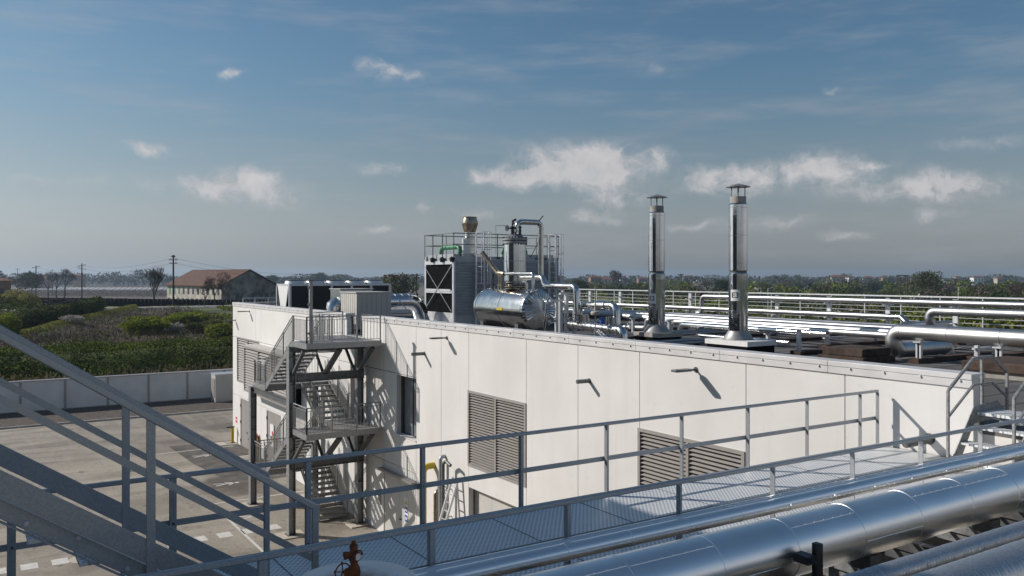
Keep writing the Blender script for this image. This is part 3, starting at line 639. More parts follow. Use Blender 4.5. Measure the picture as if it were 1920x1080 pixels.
def railing(pts, name='railing', posts=True, h=1.1, sp=.15, mat_=None, bal=True):
    b = MB()
    for p, q in zip(pts[:-1], pts[1:]):
        p = Vector(p); q = Vector(q); up = Vector((0,0,1)); ln = Vector((q.x-p.x, q.y-p.y, 0)).length
        b.tube([p+up*h, q+up*h], .024, 8); b.bar(p+up*(h-.13), q+up*(h-.13), .035, .02); b.bar(p+up*.1, q+up*.1, .035, .02)
        n = max(1, round(ln/sp))
        if bal:
            for i in range(1, n):
                c = p+(q-p)*(i/n); b.bar(c+up*.1, c+up*(h-.13), .018, .018, (q-p))
        m = max(1, round(ln/1.15))
        for i in range(m+1):
            c = p+(q-p)*(i/m); b.bar(c-up*.18, c+up*h, .05, .05, (1,0,0))
    return b.build(name, mat_ or G['galv2'], st)
for zf in (8.33, 4.6):
    deck(XL, XR, 33.5, 35.25, zf)
    railing([(XL+.03,35.2,zf),(XL+.03,33.53,zf),(XR-.05,33.53,zf)])
deck(13.25, XR, 35.27, 37.9, 8.33); railing([(13.27,35.35,8.33),(13.27,37.85,8.33),(XR-.05,37.85,8.33)])
deck(13.25, XR, 35.27, 36.6, 4.6)
def flight(x0, x1, ya, za, yb, zb, rails=(1,1), n=None):
    n = n or max(3, round(abs(za-zb)/.19)); 
    for s, x in ((0, x0), (1, x1)):
        b = MB(); b.bar((x, ya, za-.05), (x, yb, zb-.05), .018, .26); b.build('stringer', G['galv2'], st)
    for i in range(n):
        f = (i+.5)/n; y_ = ya+(yb-ya)*f; z = za+(zb-za)*f
        b = MB(); b.box(x0+.02, x1-.02, y_-.15, y_+.15, z-.035, z); b.box(x0+.02, x1-.02, y_-.15, y_-.14, z-.08, z-.035); b.build('tread', G['treadm'], st)
    for on, x in ((rails[0], x0), (rails[1], x1)):
        if on: railing([(x, ya, za), (x, yb, zb)])
LZ = (6.0, 2.05)
flight(XL+.02, 12.95, 35.27, 8.33, 39.2, LZ[0]); flight(13.3, 14.65, 39.2, LZ[0], 36.65, 4.6)
flight(XL+.02, 12.95, 35.27, 4.6, 39.2, LZ[1]); flight(13.3, 14.65, 39.2, LZ[1], 36.7, .1)
for z in LZ:
    deck(XL, XR-.1, 39.2, 41.0, z); railing([(XL+.03,39.22,z),(XL+.03,40.95,z),(XR-.15,40.95,z)])
    b = MB(); ibeam(b, (XL+.02,41.2,z-.36), (XR-.2,41.2,z-.36), .3, .16); b.build('beam', G['steel_dark'], st)
    b = MB(); ibeam(b, (XL+.02,35.7,z-.36), (XL+.02,41.2,z-.36), .26, .14); b.build('beam', G['steel_dark'], st) if z > 3 else None
b = MB(); ibeam(b, (XL+.02,35.3,8.0), (XR,35.3,8.0), .24, .14); b.build('beam', G['steel_dark'], st)
b = MB(); ibeam(b, (XL+.02,35.3,4.26), (XR,35.3,4.26), .24, .14); b.build('beam', G['steel_dark'], st)
b = MB(); b.lathe([(.07,-.45),(.07,.45)], (12.9, 34.4, 7.93), 12, 'x'); b.build('lamp_tube', G['lightmetal'], st)
# mast with lamp at the platform
ms = thing('lamp_mast', 'square steel mast rising above the top stair landing', 'mast', (11.78, 33.75, 4.6))
b = MB(); b.box(11.80,11.93,33.66,33.79,8.34,10.92); b.build('pole', G['galv2'], ms, bevel=.006)
b = MB(); b.box(11.76,11.97,33.62,33.83,10.9,10.96); b.build('cap', G['steel_dark'], ms)
b = MB()
for z in (8.7, 9.9, 10.6): b.box(11.75,11.80,33.68,33.77,z,z+.09)
b.build('clamp', G['steel_dark'], ms)
# ------------------------------------------------------------------ ROOF PLANT
# beige air handling box
hb = thing('air_handling_unit', 'big beige metal box standing on the roof behind the stair top', 'ventilation unit', (17.2, 40.5, ZR))
b = MB(); b.box(16.25,18.12,39.5,41.6,ZR+.12,10.26); 
b.build('body', G['hvac'], hb, bevel=.01)
b = MB()
for i in range(1, 8): b.box(16.242, 16.25, 39.5+i*.262, 39.515+i*.262, ZR+.15, 10.2)
for i in range(1, 7): b.box(16.25+i*.267, 16.265+i*.267, 39.492, 39.5, ZR+.15, 10.2)
b.build('panel_joint', G['louver'], hb)
b = MB(); b.box(16.19,18.18,39.44,41.66,10.26,10.31); b.build('lid', G['hvac'], hb)
b = MB(); b.box(16.35,18.0,39.6,41.5,ZR,ZR+.12); b.build('plinth', G['black'], hb)
# duct behind
du = thing('air_duct', 'shiny bulging metal clad duct and box behind the beige roof unit', 'duct', (18.5, 46, ZR))
b = MB(); b.box(17.55,19.5,45.0,46.6,9.35,10.36); b.build('duct_box', [G['clad2']], du, bevel=.04)
b = MB(); b.box(17.5,19.55,44.95,46.65,10.36,10.40); b.build('lid', G['hvac'], du)
b = MB(); b.tube([(17.45,45.8,8.6),(17.40,45.8,9.0),(17.48,45.8,9.4),(17.75,45.8,9.65)], [.36,.44,.46,.40], 20); b.build('duct_bend', G['clad2'], du)
d2 = thing('exhaust_bend', 'wide shiny segmented pipe bend rising beside the beige roof unit', 'duct', (20.4, 42, ZR))
b = MB(); b.pipe([(18.12,41.0,9.75),(20.3,41.0,9.75),(20.75,41.0,8.35)], .42, .75, band=.35, seg=24, bh=.012, estep=6); b.build('pipe', G['clad'], d2)
b = MB(); b.box(19.0,21.6,39.6,42.2,ZR,ZR+.14); b.build('curb', G['black'], d2)
b = MB(); b.box(18.95,21.65,39.55,42.25,ZR+.14,ZR+.24); b.build('curb_cap', G['lightmetal'], d2)
b = MB(); b.tube([(18.9,40.3,9.9),(19.3,40.2,9.4),(19.0,40.2,8.6),(19.6,40.3,8.6)], .03, 8); b.build('cable', G['lightmetal'], d2)
# dry cooler
dc = thing('dry_cooler', 'long black finned roof cooler with white V shaped end', 'cooler', (20.7, 54.5, ZR))
X0c, X1c, Ya, Yb, Zt = 17.3, 24.25, 53.1, 55.6, 10.6
b = MB(); b.prism([(Ya+.15,Zt-.1),(Yb-.15,Zt-.1),(54.65,ZR+.2),(54.05,ZR+.2)], 'x', X0c-.05, X0c); b.build('end_panel', G['white'], dc); b = MB(); b.prism([(Ya+.15,Zt-.1),(Yb-.15,Zt-.1),(54.65,ZR+.2),(54.05,ZR+.2)], 'x', X1c, X1c+.05); b.build('end_panel', G['white'], dc)
b = MB(); b.bar(((X0c+X1c)/2, Ya+.05, (ZR+Zt)/2+.05), ((X0c+X1c)/2, Ya+.051, (ZR+Zt)/2+.05), 1, 1) if 0 else None
for s, (ya, yb_) in enumerate(((Ya, 54.0), (Yb, 54.7))):
    c = MB(); sg = 1 if s == 0 else -1
    c.prism([(ya,Zt-.12),(ya+sg*.12,Zt-.12),(ya+sg*.12,ZR+.25),(ya,ZR+.25)], 'x', X0c+.1, X1c-.1); c.build('coil', G['coil'], dc)
for i in range(6):
    x = X0c+i*(X1c-X0c)/5
    b = MB(); b.box(x-.075, x+.075, Ya-.09, Ya-.005, ZR+.05, Zt-.125); b.box(x-.075,x+.075,Yb+.005,Yb+.06,ZR+.05,Zt-.125); b.build('post', G['white'], dc)
b = MB(); b.box(X0c-.06, X1c+.06, Ya-.05, Yb+.05, Zt-.12, Zt); b.build('top_frame', G['lightmetal'], dc)
for i in range(5):
    x = X0c+.7+i*1.39
    b = MB(); b.lathe([(.64,Zt),(.66,Zt+.02),(.60,Zt+.2)], (x,(Ya+Yb)/2-.1,0), 28, cap=False); b.lathe([(.60,Zt+.2),(.64,Zt+.02)], (x,(Ya+Yb)/2-.1,0), 28, cap=False); f = b.build('fan_ring', G['lightmetal'], dc)
    c = MB(); c.lathe([(.61,Zt+.2),(.61,Zt+.24),(.1,Zt+.27)], (x,(Ya+Yb)/2-.1,0), 28); c.build('fan_guard', G['frame'], f)
# ---- cooling tower
ct = thing('cooling_tower', 'tall grey louvered cooling tower with black cross braced end and rooftop railing', 'cooling tower', (24.6, 40.3, ZR))
TX0, TX1, TY0, TY1, TZ = 21.25, 28.0, 38.65, 41.9, 12.15
b = MB(); b.box(TX0+.1, TX1, TY0, TY1, ZR+.1, TZ); b.build('casing', G['tower'], ct)
b = MB()
for i in range(22):
    z = ZR+.75+i*.145
    if z < TZ-.2: b.prism([(TY0-.075,z),(TY0-.06,z+.02),(TY0-.002,z+.10),(TY0-.002,z+.07)], 'x', TX0+.12, TX1-.02)
b.build('louver_blade', G['tower'], ct)
b = MB(); b.box(TX0+.07, TX0+.095, TY0+.12, TY1-.12, ZR+.85, TZ-.42); b.build('fill_pack', G['black'], ct)
b = MB()
b.box(TX0, TX0+.1, TY0-.03, TY0+.12, ZR, TZ+.02); b.box(TX0, TX0+.1, TY1-.12, TY1+.03, ZR, TZ+.02)
b.box(TX0+.01, TX0+.1, TY0+.12, TY1-.12, ZR, ZR+.85); b.box(TX0-.01, TX0+.09, TY0+.12, TY1-.12, TZ-.42, TZ-.24); b.box(TX0-.03, TX0+.06, TY0+.12, TY1-.12, 10.2, 10.36)
b.box(TX0-.05, TX0-.03, TY0+.25, TY1-.25, 10.3, 10.42)
b.build('end_frame', G['lightmetal'], ct)
b = MB()
b.bar((TX0-.06,TY0+.1,TZ-.5),(TX0-.06,TY1-.1,ZR+.95),.02,.032,(1,0,0)); b.bar((TX0-.075,TY1-.1,TZ-.5),(TX0-.075,TY0+.1,ZR+.95),.02,.032,(1,0,0)); b.build('cross_brace', G['lightmetal'], ct)
b = MB(); b.box(TX0+.1, TX0+.5, TY0+.2, TY1-.2, TZ, TZ+.12); b.box(TX0+.6,TX0+1.3,TY0+.02,TY0+.3,TZ,TZ+.16); b.box(TX0+3.2,TX0+6.4,TY0+.02,TY0+.5,TZ,TZ+.14); b.build('top_plenum', G['tower'], ct)
for xx in [TX0+2.8+i*.28 for i in range(6)]+[TX0+5.2+i*.22 for i in range(4)]:
    b = MB(); b.lathe([(.05,-.04),(.05,.04)], (xx,TY0-.03,TZ-.08), 8, 'y'); b.build('bolt', G['frame'], ct)
b = MB()   # roof railing
zs = (TZ+.62, TZ+1.2)
for z in zs: b.tube([(TX0-.05,TY1,z),(TX0-.05,TY0-.05,z),(TX1,TY0-.05,z),(TX1,TY1,z),(TX0-.05,TY1,z)], .025, 8)
for i in range(6): b.tube([(TX0+i*1.34,TY0-.05,TZ-.15),(TX0+i*1.34,TY0-.05,zs[1])], .025, 8)
for i in range(6): b.tube([(TX0+i*1.34,TY1,TZ-.15),(TX0+i*1.34,TY1,zs[1])], .022, 8)
for y_ in (TY0+1.1, TY0+2.2): b.tube([(TX0-.05,y_,TZ-.15),(TX0-.05,y_,zs[1])], .03, 8); b.tube([(TX1,y_,TZ-.15),(TX1,y_,zs[1])], .022, 8)
b.tube([(26.1,TY0,TZ),(26.9,TY0+.1,zs[1])], .03, 8)
b.build('railing', G['steel_dark'], ct)
for i in range(3):
    b = MB(); b.lathe([(.12,TZ-.3),(.16,TZ-.1),(.05,TZ-.02)], (TX0-.05, TY0+.02+i*1.1, 0), 10); b.build('post_foot', G['frame'], ct)
def cage_ladder(name, x, ya, z0, z1, m, lab, cz0, w=.5):
    t = thing(name, lab, 'ladder', (x, ya, z0)); y_ = ya-.2
    for s in (-w/2, w/2):
        b = MB(); b.bar((x+s,y_,z0),(x+s,y_,z1),.07,.04); b.build('rail', m, t)
    n = int((z1-z0-.6)/.3)
    for i in range(n): b = MB(); b.tube([(x-w/2,y_,z0+.3+i*.3),(x+w/2,y_,z0+.3+i*.3)], .022, 6); b.build('rung', m, t)
    b = MB()
    zc = [cz0+i*(z1-cz0)/3 for i in range(4)]
    arc = [(x+.38*math.cos(a), y_-.35+.38*math.sin(a)*1.1) for a in [R(150+ i*24) for i in range(11)]]
    for z in zc: b.tube([(u,v,z) for u,v in arc], .016, 6)
    for k in (1,3,5,7,9): b.tube([(arc[k][0],arc[k][1],zc[0]),(arc[k][0],arc[k][1],zc[-1])], .02, 6)
    b.build('cage', m, t); return t
cage_ladder('caged_ladder', 22.75, TY0, ZR, TZ+1.25, G['lightmetal'], 'silver caged ladder on the left part of the cooling tower side', 10.7)
cage_ladder('caged_ladder', 27.45, TY0, ZR, TZ+1.25, G['lightmetal'], 'silver caged ladder at the right end of the cooling tower side', 10.2)
def gpipe(x, y_, lab, ln):
    t = thing('green_pipe', lab, 'pipe', (x, y_, TZ), 'green water pipes on the cooling tower'); b = MB(); b.pipe([(x,y_+ln,TZ),(x,y_+ln,TZ+.5),(x+.05,y_,TZ+.5),(x+.05,y_,TZ)], .12, .3, bands=False, estep=7) if ln else b.pipe([(x,y_,TZ),(x,y_,TZ+.5),(x+1.5,y_,TZ+.5),(x+1.5,y_,TZ)], .12, .3, bands=False, estep=7); b.build('pipe', G['green'], t)
    b = MB(); b.lathe([(.18,TZ),(.18,TZ+.05)], (x+(.05 if ln else 1.5),y_,0), 14); b.build('flange', G['rust'], t)
gpipe(21.8, 39.0, 'long green pipe arching over the top left of the cooling tower', 2.0)
gpipe(24.9, 39.6, 'green pipe on the cooling tower top behind the upright silver vessel', 0)
# exhaust stack with bronze cone
ex = thing('exhaust_stack', 'silver exhaust stack with bronze double cone top beside the cooling tower', 'chimney', (22.95, 39.9, ZR))
ec = at(881, 440, t=46.0)
b = MB(); b.lathe([(.36,TZ),(.36,13.1),(.40,13.12),(.40,13.2),(.30,13.25),(.30,13.5)], (ec.x,ec.y,0), 24); b.build('stack_pipe', G['clad2'], ex)
b = MB(); b.lathe([(.26,13.4),(.28,13.42),(.45,13.95),(.45,14.0),(.37,14.28),(.40,14.30),(.40,14.33),(.36,14.33),(.34,14.0)], (ec.x,ec.y,0), 28); b.build('cone_top', G['bronze'], ex)
b = MB(); b.box(ec.x-.7, ec.x-.3, ec.y-.5, ec.y-.42, TZ+.05, TZ+.95); b.build('shield', G['white'], ex)
# ---- horizontal tank and vertical vessel
hx, hz, hr = 18.75, 9.78, .80; hy0, hy1 = 27.3, 30.95
tk = thing('horizontal_tank', 'polished steel horizontal tank with radially ribbed end on the roof', 'tank', (hx, 29, ZR))
b = MB(); b.lathe([(hr,hy0),(hr,hy1-.1),(hr*.97,hy1),(hr*.85,hy1+.14),(hr*.5,hy1+.24),(.02,hy1+.27)], (hx,0,hz), 48, 'y')
for y_ in (hy0+.05, hy0+1.7, hy1-.15): b.lathe([(hr,y_-.03),(hr+.012,y_-.025),(hr+.012,y_+.025),(hr,y_+.03)], (hx,0,hz), 48, 'y', cap=False)
b.build('shell', G['clad2'], tk)
b = MB(); seg = 72
vs = []; prof = [(hr*1.0,hy0),(hr*.97,hy0-.08),(hr*.86,hy0-.17),(hr*.6,hy0-.25),(hr*.3,hy0-.29),(.05,hy0-.30)]
for j, (r_, y_) in enumerate(prof):
    for k in range(seg):
        a = 2*PI*k/seg; o = (.018 if k % 2 else -.006)*(r_/hr)*(1 if j else 0)
        vs.append((hx+(r_)*math.cos(a), y_-o, hz+(r_)*math.sin(a)))
b.add(vs, [(i*seg+k,i*seg+(k+1)%seg,(i+1)*seg+(k+1)%seg,(i+1)*seg+k) for i in range(len(prof)-1) for k in range(seg)]+[tuple(range((len(prof)-1)*seg,len(prof)*seg))])
b.build('ribbed_end', G['clad2'], tk, ang=8)
for y_ in (hy0+.5, hy1-.5):
    b = MB(); b.prism([(hx-.65,ZR),(hx+.65,ZR),(hx+.65,hz-.55),(hx+.3,hz-.74),(hx-.3,hz-.74),(hx-.65,hz-.55)], 'y', y_-.12, y_+.12); b.build('saddle', G['steel_dark'], tk)
b = MB(); b.box(hx-hr-.012, hx-hr+.02, 28.6, 29.0, hz-.04, hz+.06); b.build('yellow_label', G['yellow'], tk)
b = MB()
for k in range(10): b.lathe([(.03,0),(.03,.12)], (hx+.02*k, 28.1+.33*k, hz+hr-.02), 8)
b.build('nozzle', G['steel_dark'], tk)
vy, vx = 28.9, hx
vv = thing('vertical_vessel', 'upright silver vessel with bolted flange standing on the horizontal tank', 'vessel', (vx, vy, hz+hr))
vr = .44
b = MB(); b.lathe([(.30,10.66),(.36,10.72),(vr,10.85),(vr,10.9)], (vx,vy,0), 32); b.build('bottom_head', G['clad2'], vv)
b = MB(); b.lathe([(vr+.0,10.9),(vr+.01,10.92),(vr+.01,11.7),(vr+.018,11.71),(vr+.018,11.73),(vr+.01,11.74),(vr+.01,12.42),(vr-.02,12.43)], (vx,vy,0), 40); b.build('shell', G['clad'], vv, ang=14)
b = MB(); b.lathe([(vr+.0,12.42),(vr+.07,12.43),(vr+.07,12.52),(vr+.01,12.53),(vr+.01,12.55),(vr+.07,12.56),(vr+.07,12.64),(vr-.02,12.66),(.25,12.80),(.02,12.84)], (vx,vy,0), 36); b.build('top_flange', G['galv2'], vv)
b = MB()
for k in range(24):
    a = 2*PI*k/24; b.lathe([(.022,12.38),(.022,12.70)], (vx+(vr+.045)*math.cos(a), vy+(vr+.045)*math.sin(a), 0), 6)
for k in range(18):
    a = 2*PI*k/18; b.lathe([(.02,10.56),(.02,10.74)], (vx+.38*math.cos(a), vy+.38*math.sin(a), 0), 6)
b.build('bolt', G['frame'], vv)
b = MB(); b.lathe([(.42,10.58),(.42,10.62),(.30,10.63),(.30,10.66),(.42,10.67),(.42,10.71)], (vx,vy,0), 30); b.build('lower_flange', G['bronze'], vv)
def valve(b, x, y_, z, s=1.0):
    b.lathe([(.05*s,0),(.09*s,.02),(.09*s,.05),(.05*s,.07),(.07*s,.18),(.05*s,.28),(.09*s,.31),(.09*s,.34),(.03*s,.36),(.03*s,.5)], (x,y_,z), 10)
b = MB()
for dx, dy, s in ((-.12,.0,1),(.06,.08,1.1),(.18,-.1,.9)): valve(b, vx+dx, vy+dy, 12.78, s)
b.lathe([(.12,-.02),(.12,.02)], (vx-.38,vy,13.05), 14, 'x'); b.tube([(vx-.38,vy,13.05),(vx,vy,13.05)], .03, 8); b.tube([(vx-.1,vy,13.2),(vx-.1,vy,13.35),(vx+.05,vy,13.42)], .05, 8)
b.build('valve_group', G['frame'], vv)
# overhead vapour pipe
vp = thing('vapour_pipe', 'silver pipe looping from the vessel top and down its right side', 'pipe', (vx+.9, vy, ZR))
q0 = at(965, 440, X=vx); q1 = at(1014, 420, Y=vy)
b = MB(); b.pipe([(vx+.12,vy,12.9),(vx+.12,vy,13.33),(q1.x,vy,13.33),(q1.x,vy,10.95),(q1.x+.3,vy-.1,10.75)], .115, .22, band=1.1, seg=18); b.build('pipe', G['clad2'], vp)
b = MB(); b.tube([(q1.x-.1,vy,13.4),(q1.x+.12,vy,13.62)], .025, 8); b.build('vent', G['steel_dark'], vp)
b = MB(); b.tube([(vx-.35,vy+.1,13.15),(vx-.85,vy+.1,13.15),(vx-.85,vy+.1,12.0)], .012, 6); b.build('thin_line', G['bronze'], vp)
# slanted relief pipe
sp = thing('relief_pipe', 'dull steel pipe slanting up from the tank with open cut end', 'pipe', (18, 29.3, 10.6))
pa = at(904, 473, X=17.6); pb = at(933, 512, X=17.95); pb2 = at(946, 513, X=18.0)
b = MB(); b.tube([pa, pb, pb2], .095, 14, cap=False); b.tube([pa, pb, pb2], .082, 14, cap=False); b.build('pipe', G['bronze'], sp)
def pp(name, lab, pts, r, m='clad2', band=.9, R_=None, seg=16, group=None):
    pts = [Vector(p) for p in pts]; t = thing(name, lab, 'pipe', (pts[0].x, pts[0].y, ZR), group)
    b = MB(); b.pipe(pts, r, R_, band=band, seg=seg); b.build('pipe', G[m], t); return t
# small pipework round the tank (planes of constant X)
a = lambda px, py, X: at(px, py, X=X)
pp('tank_pipe', 'thin silver pipe crossing in front of the upright vessel', [a(936,513,18.0), a(1000,513,18.05), a(1000,548,18.05)], .06)
pp('tank_pipe', 'silver pipe from the vessel right side bending down towards the pipe rack', [a(978,521,18.55), a(1018,520,18.6), a(1021,536,18.6), a(1080,537,18.6), a(1082,585,18.6), a(1082,600,18.6)], .115, R_=.22)
pp('tank_pipe', 'thin silver pipe standing in front of the ribbed tank end', [a(1020,608,18.05)-Vector((0,0,.3)), a(1026,565,18.05), a(1019,562,18.15)], .05)
pp('tank_pipe', 'pair of short upright pipes between vessel and overhead pipe', [a(988,548,18.4), a(988,528,18.4), a(980,528,18.4)], .045)
t = pp('manifold_pipe', 'big arched silver pipe with thick collar rising from the manifold', [a(1085,612,18.9)-Vector((0,0,.05)), a(1086,572,18.9), a(1155,573,18.9), a(1157,612,18.9)], .13, R_=.24, seg=20)
b = MB(); c0 = a(1120,572.5,18.9); c1 = a(1137,573,18.9); b.tube([c0, c1], .165, 20); b.build('collar', G['clad2'], t)
t = pp('manifold_pipe', 'horizontal silver manifold pipe lying low behind the roof coping', [a(1068,608,18.7), a(1168,619,18.7), a(1169,640,18.7)], .15, R_=.2, seg=20)
for px in (1092, 1100, 1140, 1148):
    c = a(px, 612 if px < 1120 else 617, 18.7); b = MB(); b.lathe([(.085,0),(.085,.42),(.06,.43)], (c.x, c.y, c.z), 16); b.build('stub', G['clad2'], t)
for px in (1078, 1096, 1112, 1133, 1146, 1160):
    c = a(px, 609+(px-1068)*.1, 18.7); b = MB(); b.lathe([(.165,-.06),(.175,-.05),(.175,.05),(.165,.06)], (c.x, c.y, c.z), 20, 'y'); b.build('collar', G['clad2'], t)
pp('drain_branch', 'short silver branch pipe slanting down under the manifold', [a(1120,622,18.3), a(1134,634,18.0), a(1140,640,18.0)], .09)
for i, (px, y0_, y1_, X_, r_, m, lab) in enumerate(((1043,565,625,18.3,.045,'lightmetal','square steel pipe stand just right of the ribbed tank end'),(1051,556,625,18.9,.065,'galv','dark steel pipe stand beside the ribbed tank end'),(1062,552,626,18.6,.06,'lightmetal','light steel pipe stand between the tank and arched pipe'),(1077,560,600,19.6,.05,'galv','steel pipe stand behind the down pipe'))):
    p0 = a(px, y0_, X_); t = thing('pipe_stand', lab, 'pipe support', (p0.x, p0.y, ZR)); b = MB(); b.box(p0.x-r_, p0.x+r_, p0.y-r_, p0.y+r_, ZR, p0.z); b.build('post', G[m], t)
    b = MB(); b.box(p0.x-.3, p0.x+.3, p0.y-.06, p0.y+.06, p0.z, p0.z+.06); b.build('cross_arm', G[m], t)
# valve with diaphragm head and hand wheel
vc = a(1116, 592, 18.2); t = thing('control_valve', 'yellowed diaphragm valve on a thin stem above the manifold', 'valve', (vc.x, vc.y, ZR))
b = MB(); b.lathe([(.02,vc.z+.02),(.14,vc.z+.03),(.16,vc.z+.09),(.14,vc.z+.15),(.03,vc.z+.17),(.015,vc.z+.9),(.01,vc.z+1.0)], (vc.x,vc.y,0), 18); b.build('head', G['patch'], t)
b = MB(); b.bar((vc.x-.07,vc.y-.07,vc.z+.03),(vc.x,vc.y,vc.z-.25),.03,.03); b.bar((vc.x+.07,vc.y+.07,vc.z+.03),(vc.x,vc.y,vc.z-.25),.03,.03); b.lathe([(.025,ZR),(.025,vc.z-.2)], (vc.x,vc.y,0), 8); b.build('yoke', G['galv'], t)
b = MB(); b.box(vc.x+.12,vc.x+.26,vc.y-.2,vc.y-.05,vc.z-.28,vc.z-.06); b.build('positioner', G['blue'], t)
def handwheel(px, py, X, lab, r=.16):
    c = a(px, py, X); t = thing('hand_wheel', lab, 'valve wheel', (c.x, c.y, c.z-r)); b = MB()
    rim = [(c.x-.3*r*math.sin(q), c.y+r*math.cos(q), c.z+r*math.sin(q)) for q in [2*PI*k/20 for k in range(21)]]; b.tube(rim, .014, 6, cap=False)
    for k in range(4): q = PI/4*(2*k+1)/1; b.tube([c, (c.x-.3*r*math.sin(q), c.y+r*math.cos(q), c.z+r*math.sin(q))], .01, 6)
    b.build('rim', G['frame'], t); b = MB(); b.tube([c, c+Vector((.45,.02,-.02))], .035, 10); b.lathe([(.12,0),(.12,.05),(.08,.1),(.08,.2),(.12,.25),(.12,.3)], (c.x+.35,c.y,c.z-.15), 14); b.build('valve_body', G['clad2'], t)
handwheel(1066, 596, 18.2, 'black hand wheel on the valve right of the ribbed tank end')
c = a(1033, 600, 17.9); t = thing('open_nozzle', 'open round flanged nozzle in front of the ribbed tank end', 'nozzle', (c.x, c.y, c.z-.15))
b = MB(); b.tube([c, c+Vector((.3,.25,0))], .12, 18, cap=False); b.tube([c+Vector((.15,.12,0)), c+Vector((.3,.25,0))], .1, 18); b.build('pipe', G['clad2'], t); b = MB(); b.tube([c, c+Vector((.02,.02,0))], .15, 18, cap=False); b.build('rim', G['lightmetal'], t)
vb = a(700+240, 545, 18.3)
for i, (px, py) in enumerate(((924,540),(936,536),(940,541))):
    q = a(px, py, 18.55); t = thing('gauge_valve', ('thin black instrument valve standing on the tank left part','rusty brown valve beside the upright vessel, left one','rusty brown valve beside the upright vessel, right one')[i], 'valve', (q.x, q.y, hz+hr-.05))
    b = MB(); b.lathe([(.04,hz+hr-.1),(.04,hz+hr+.1),(.07,hz+hr+.12),(.07,hz+hr+.2),(.03,hz+hr+.22),(.03,hz+hr+.5),(.06,hz+hr+.52),(.06,hz+hr+.62),(.01,hz+hr+.64)], (q.x,q.y,0), 10); b.build('body', G['bronze' if i else 'frame'], t)
# ---- chimneys
def chimney(px, X_, Y_, r, zc, lab, txt, ztop, seam_off=0, curb=None):
    t = thing('chimney', lab, 'chimney', (X_, Y_, ZR)); zb = 8.83
    b = MB(); b.lathe([(.56,zb+.005),(.54,zb+.03),(r+.02,zb+.30),(r+.02,zb+.32)], (X_,Y_,0), 40); b.build('skirt', G['galv2'], t)
    b = MB()
    b.lathe([(r*1.02,zb+.3),(r*1.02,zb+1.0),(r*1.03,zb+1.01),(r*1.03,zb+1.03),(r*1.02,zb+1.04),(r*1.02,11.18),(r*.96,11.22)], (X_,Y_,0), 48); b.build('lower_pipe', G['inox'], t, ang=12)
    b = MB(); b.lathe([(r*.90,11.2),(r*.90,11.30)], (X_,Y_,0), 40); b.build('joint_ring', G['steel_dark'], t)
    b = MB(); zz = ztop-.70
    b.lathe([(r*.96,11.29),(r,11.31),(r,12.55),(r*1.015,12.555),(r*1.015,12.575),(r,12.58),(r,13.55),(r*1.015,13.555),(r*1.015,13.575),(r,13.58),(r,zz-.05),(r*.88,zz)], (X_,Y_,0), 48); b.build('upper_pipe', G['inox'], t, ang=12)
    b = MB(); b.lathe([(r*.83,zz),(r*.83,zz+.24)], (X_,Y_,0), 36); b.build('neck', G['conc'], t)
    b = MB()
    for k in range(4): an = PI/4+k*PI/2; b.box(X_+r*.7*math.cos(an)-.012, X_+r*.7*math.cos(an)+.012, Y_+r*.7*math.sin(an)-.012, Y_+r*.7*math.sin(an)+.012, zz+.2, zz+.60)
    b.build('cap_strut', G['steel_dark'], t)
    b = MB(); b.lathe([(r*1.28,zz+.585),(r*1.28,zz+.60),(.02,zz+.72)], (X_,Y_,0), 36); b.build('rain_cap', G['galv2'], t)
    b = MB(); v = (Vector((0,0,0))-Vector((X_,Y_,0))).normalized(); 
    lab_dir = Vector((v.x, v.y, 0)); rot = -.32 if txt == 'E3' else -.62
    ld = Vector((lab_dir.x*math.cos(rot)-lab_dir.y*math.sin(rot), lab_dir.x*math.sin(rot)+lab_dir.y*math.cos(rot), 0))
    side = Vector((-ld.y, ld.x, 0)); zl = 10.42 if txt == 'E3' else 10.2; hw = .17; n = 7; vs = []
    for z in (zl-.2, zl+.2):
        for i in range(n):
            f = (i/(n-1)-.5)*2*hw; an = f/r; d = ld*math.cos(an)+side*math.sin(an); vs.append((X_+d.x*(r*1.04), Y_+d.y*(r*1.04), z))
    b.add(vs, [(i,i+1,n+i+1,n+i) for i in range(n-1)]); lb_ = b.build('label_plate', G['white'], t)
    fc = bpy.data.curves.new('marking', 'FONT'); fc.body = txt; fc.size = .27; fc.extrude = .002; fc.offset = .003; fc.align_x = 'CENTER'; fc.align_y = 'CENTER'
    fo = bpy.data.objects.new('marking', fc); COL.objects.link(fo)
    me = bpy.data.meshes.new_from_object(fo); bpy.data.objects.remove(fo); me.name = 'marking'; me.materials.append(G['frame'])
    for v_ in me.vertices:
        an = v_.co.x/r; d = ld*math.cos(an)+side*math.sin(an); rr = r*1.04+.004+v_.co.z
        z_ = zl+v_.co.y; v_.co = (X_+d.x*rr-X_, Y_+d.y*rr-Y_, z_-ZR)
    mo = bpy.data.objects.new('marking', me); COL.objects.link(mo); mo.parent = lb_
    if curb:
        x0,x1,y0,y1 = curb; b = MB(); b.box(x0+.05,x1-.05,y0+.05,y1-.05,ZR,zb-.17); b.build('curb', G['black'], t); b = MB(); b.box(x0,x1,y0,y1,zb-.17,zb); b.build('curb_cap', G['white' if txt == 'E3' else 'conc'], t)
    b = MB(); d = ld; pc = Vector((X_,Y_,zb+.52))+d*(r*1.0); b.tube([pc, pc+d*.05], .07, 16); b.tube([pc+d*.05, pc+d*.08], .045, 16); b.build('port', G['inox'], t)
    return t
G['white2'] = G['white']
chimney(1392, 23.3, 21.15, .335, 0, 'tall mirror steel chimney marked E3 with flat rain cap, the right and nearer one', 'E3', 14.42, curb=(22.6,24.1,20.1,22.1))
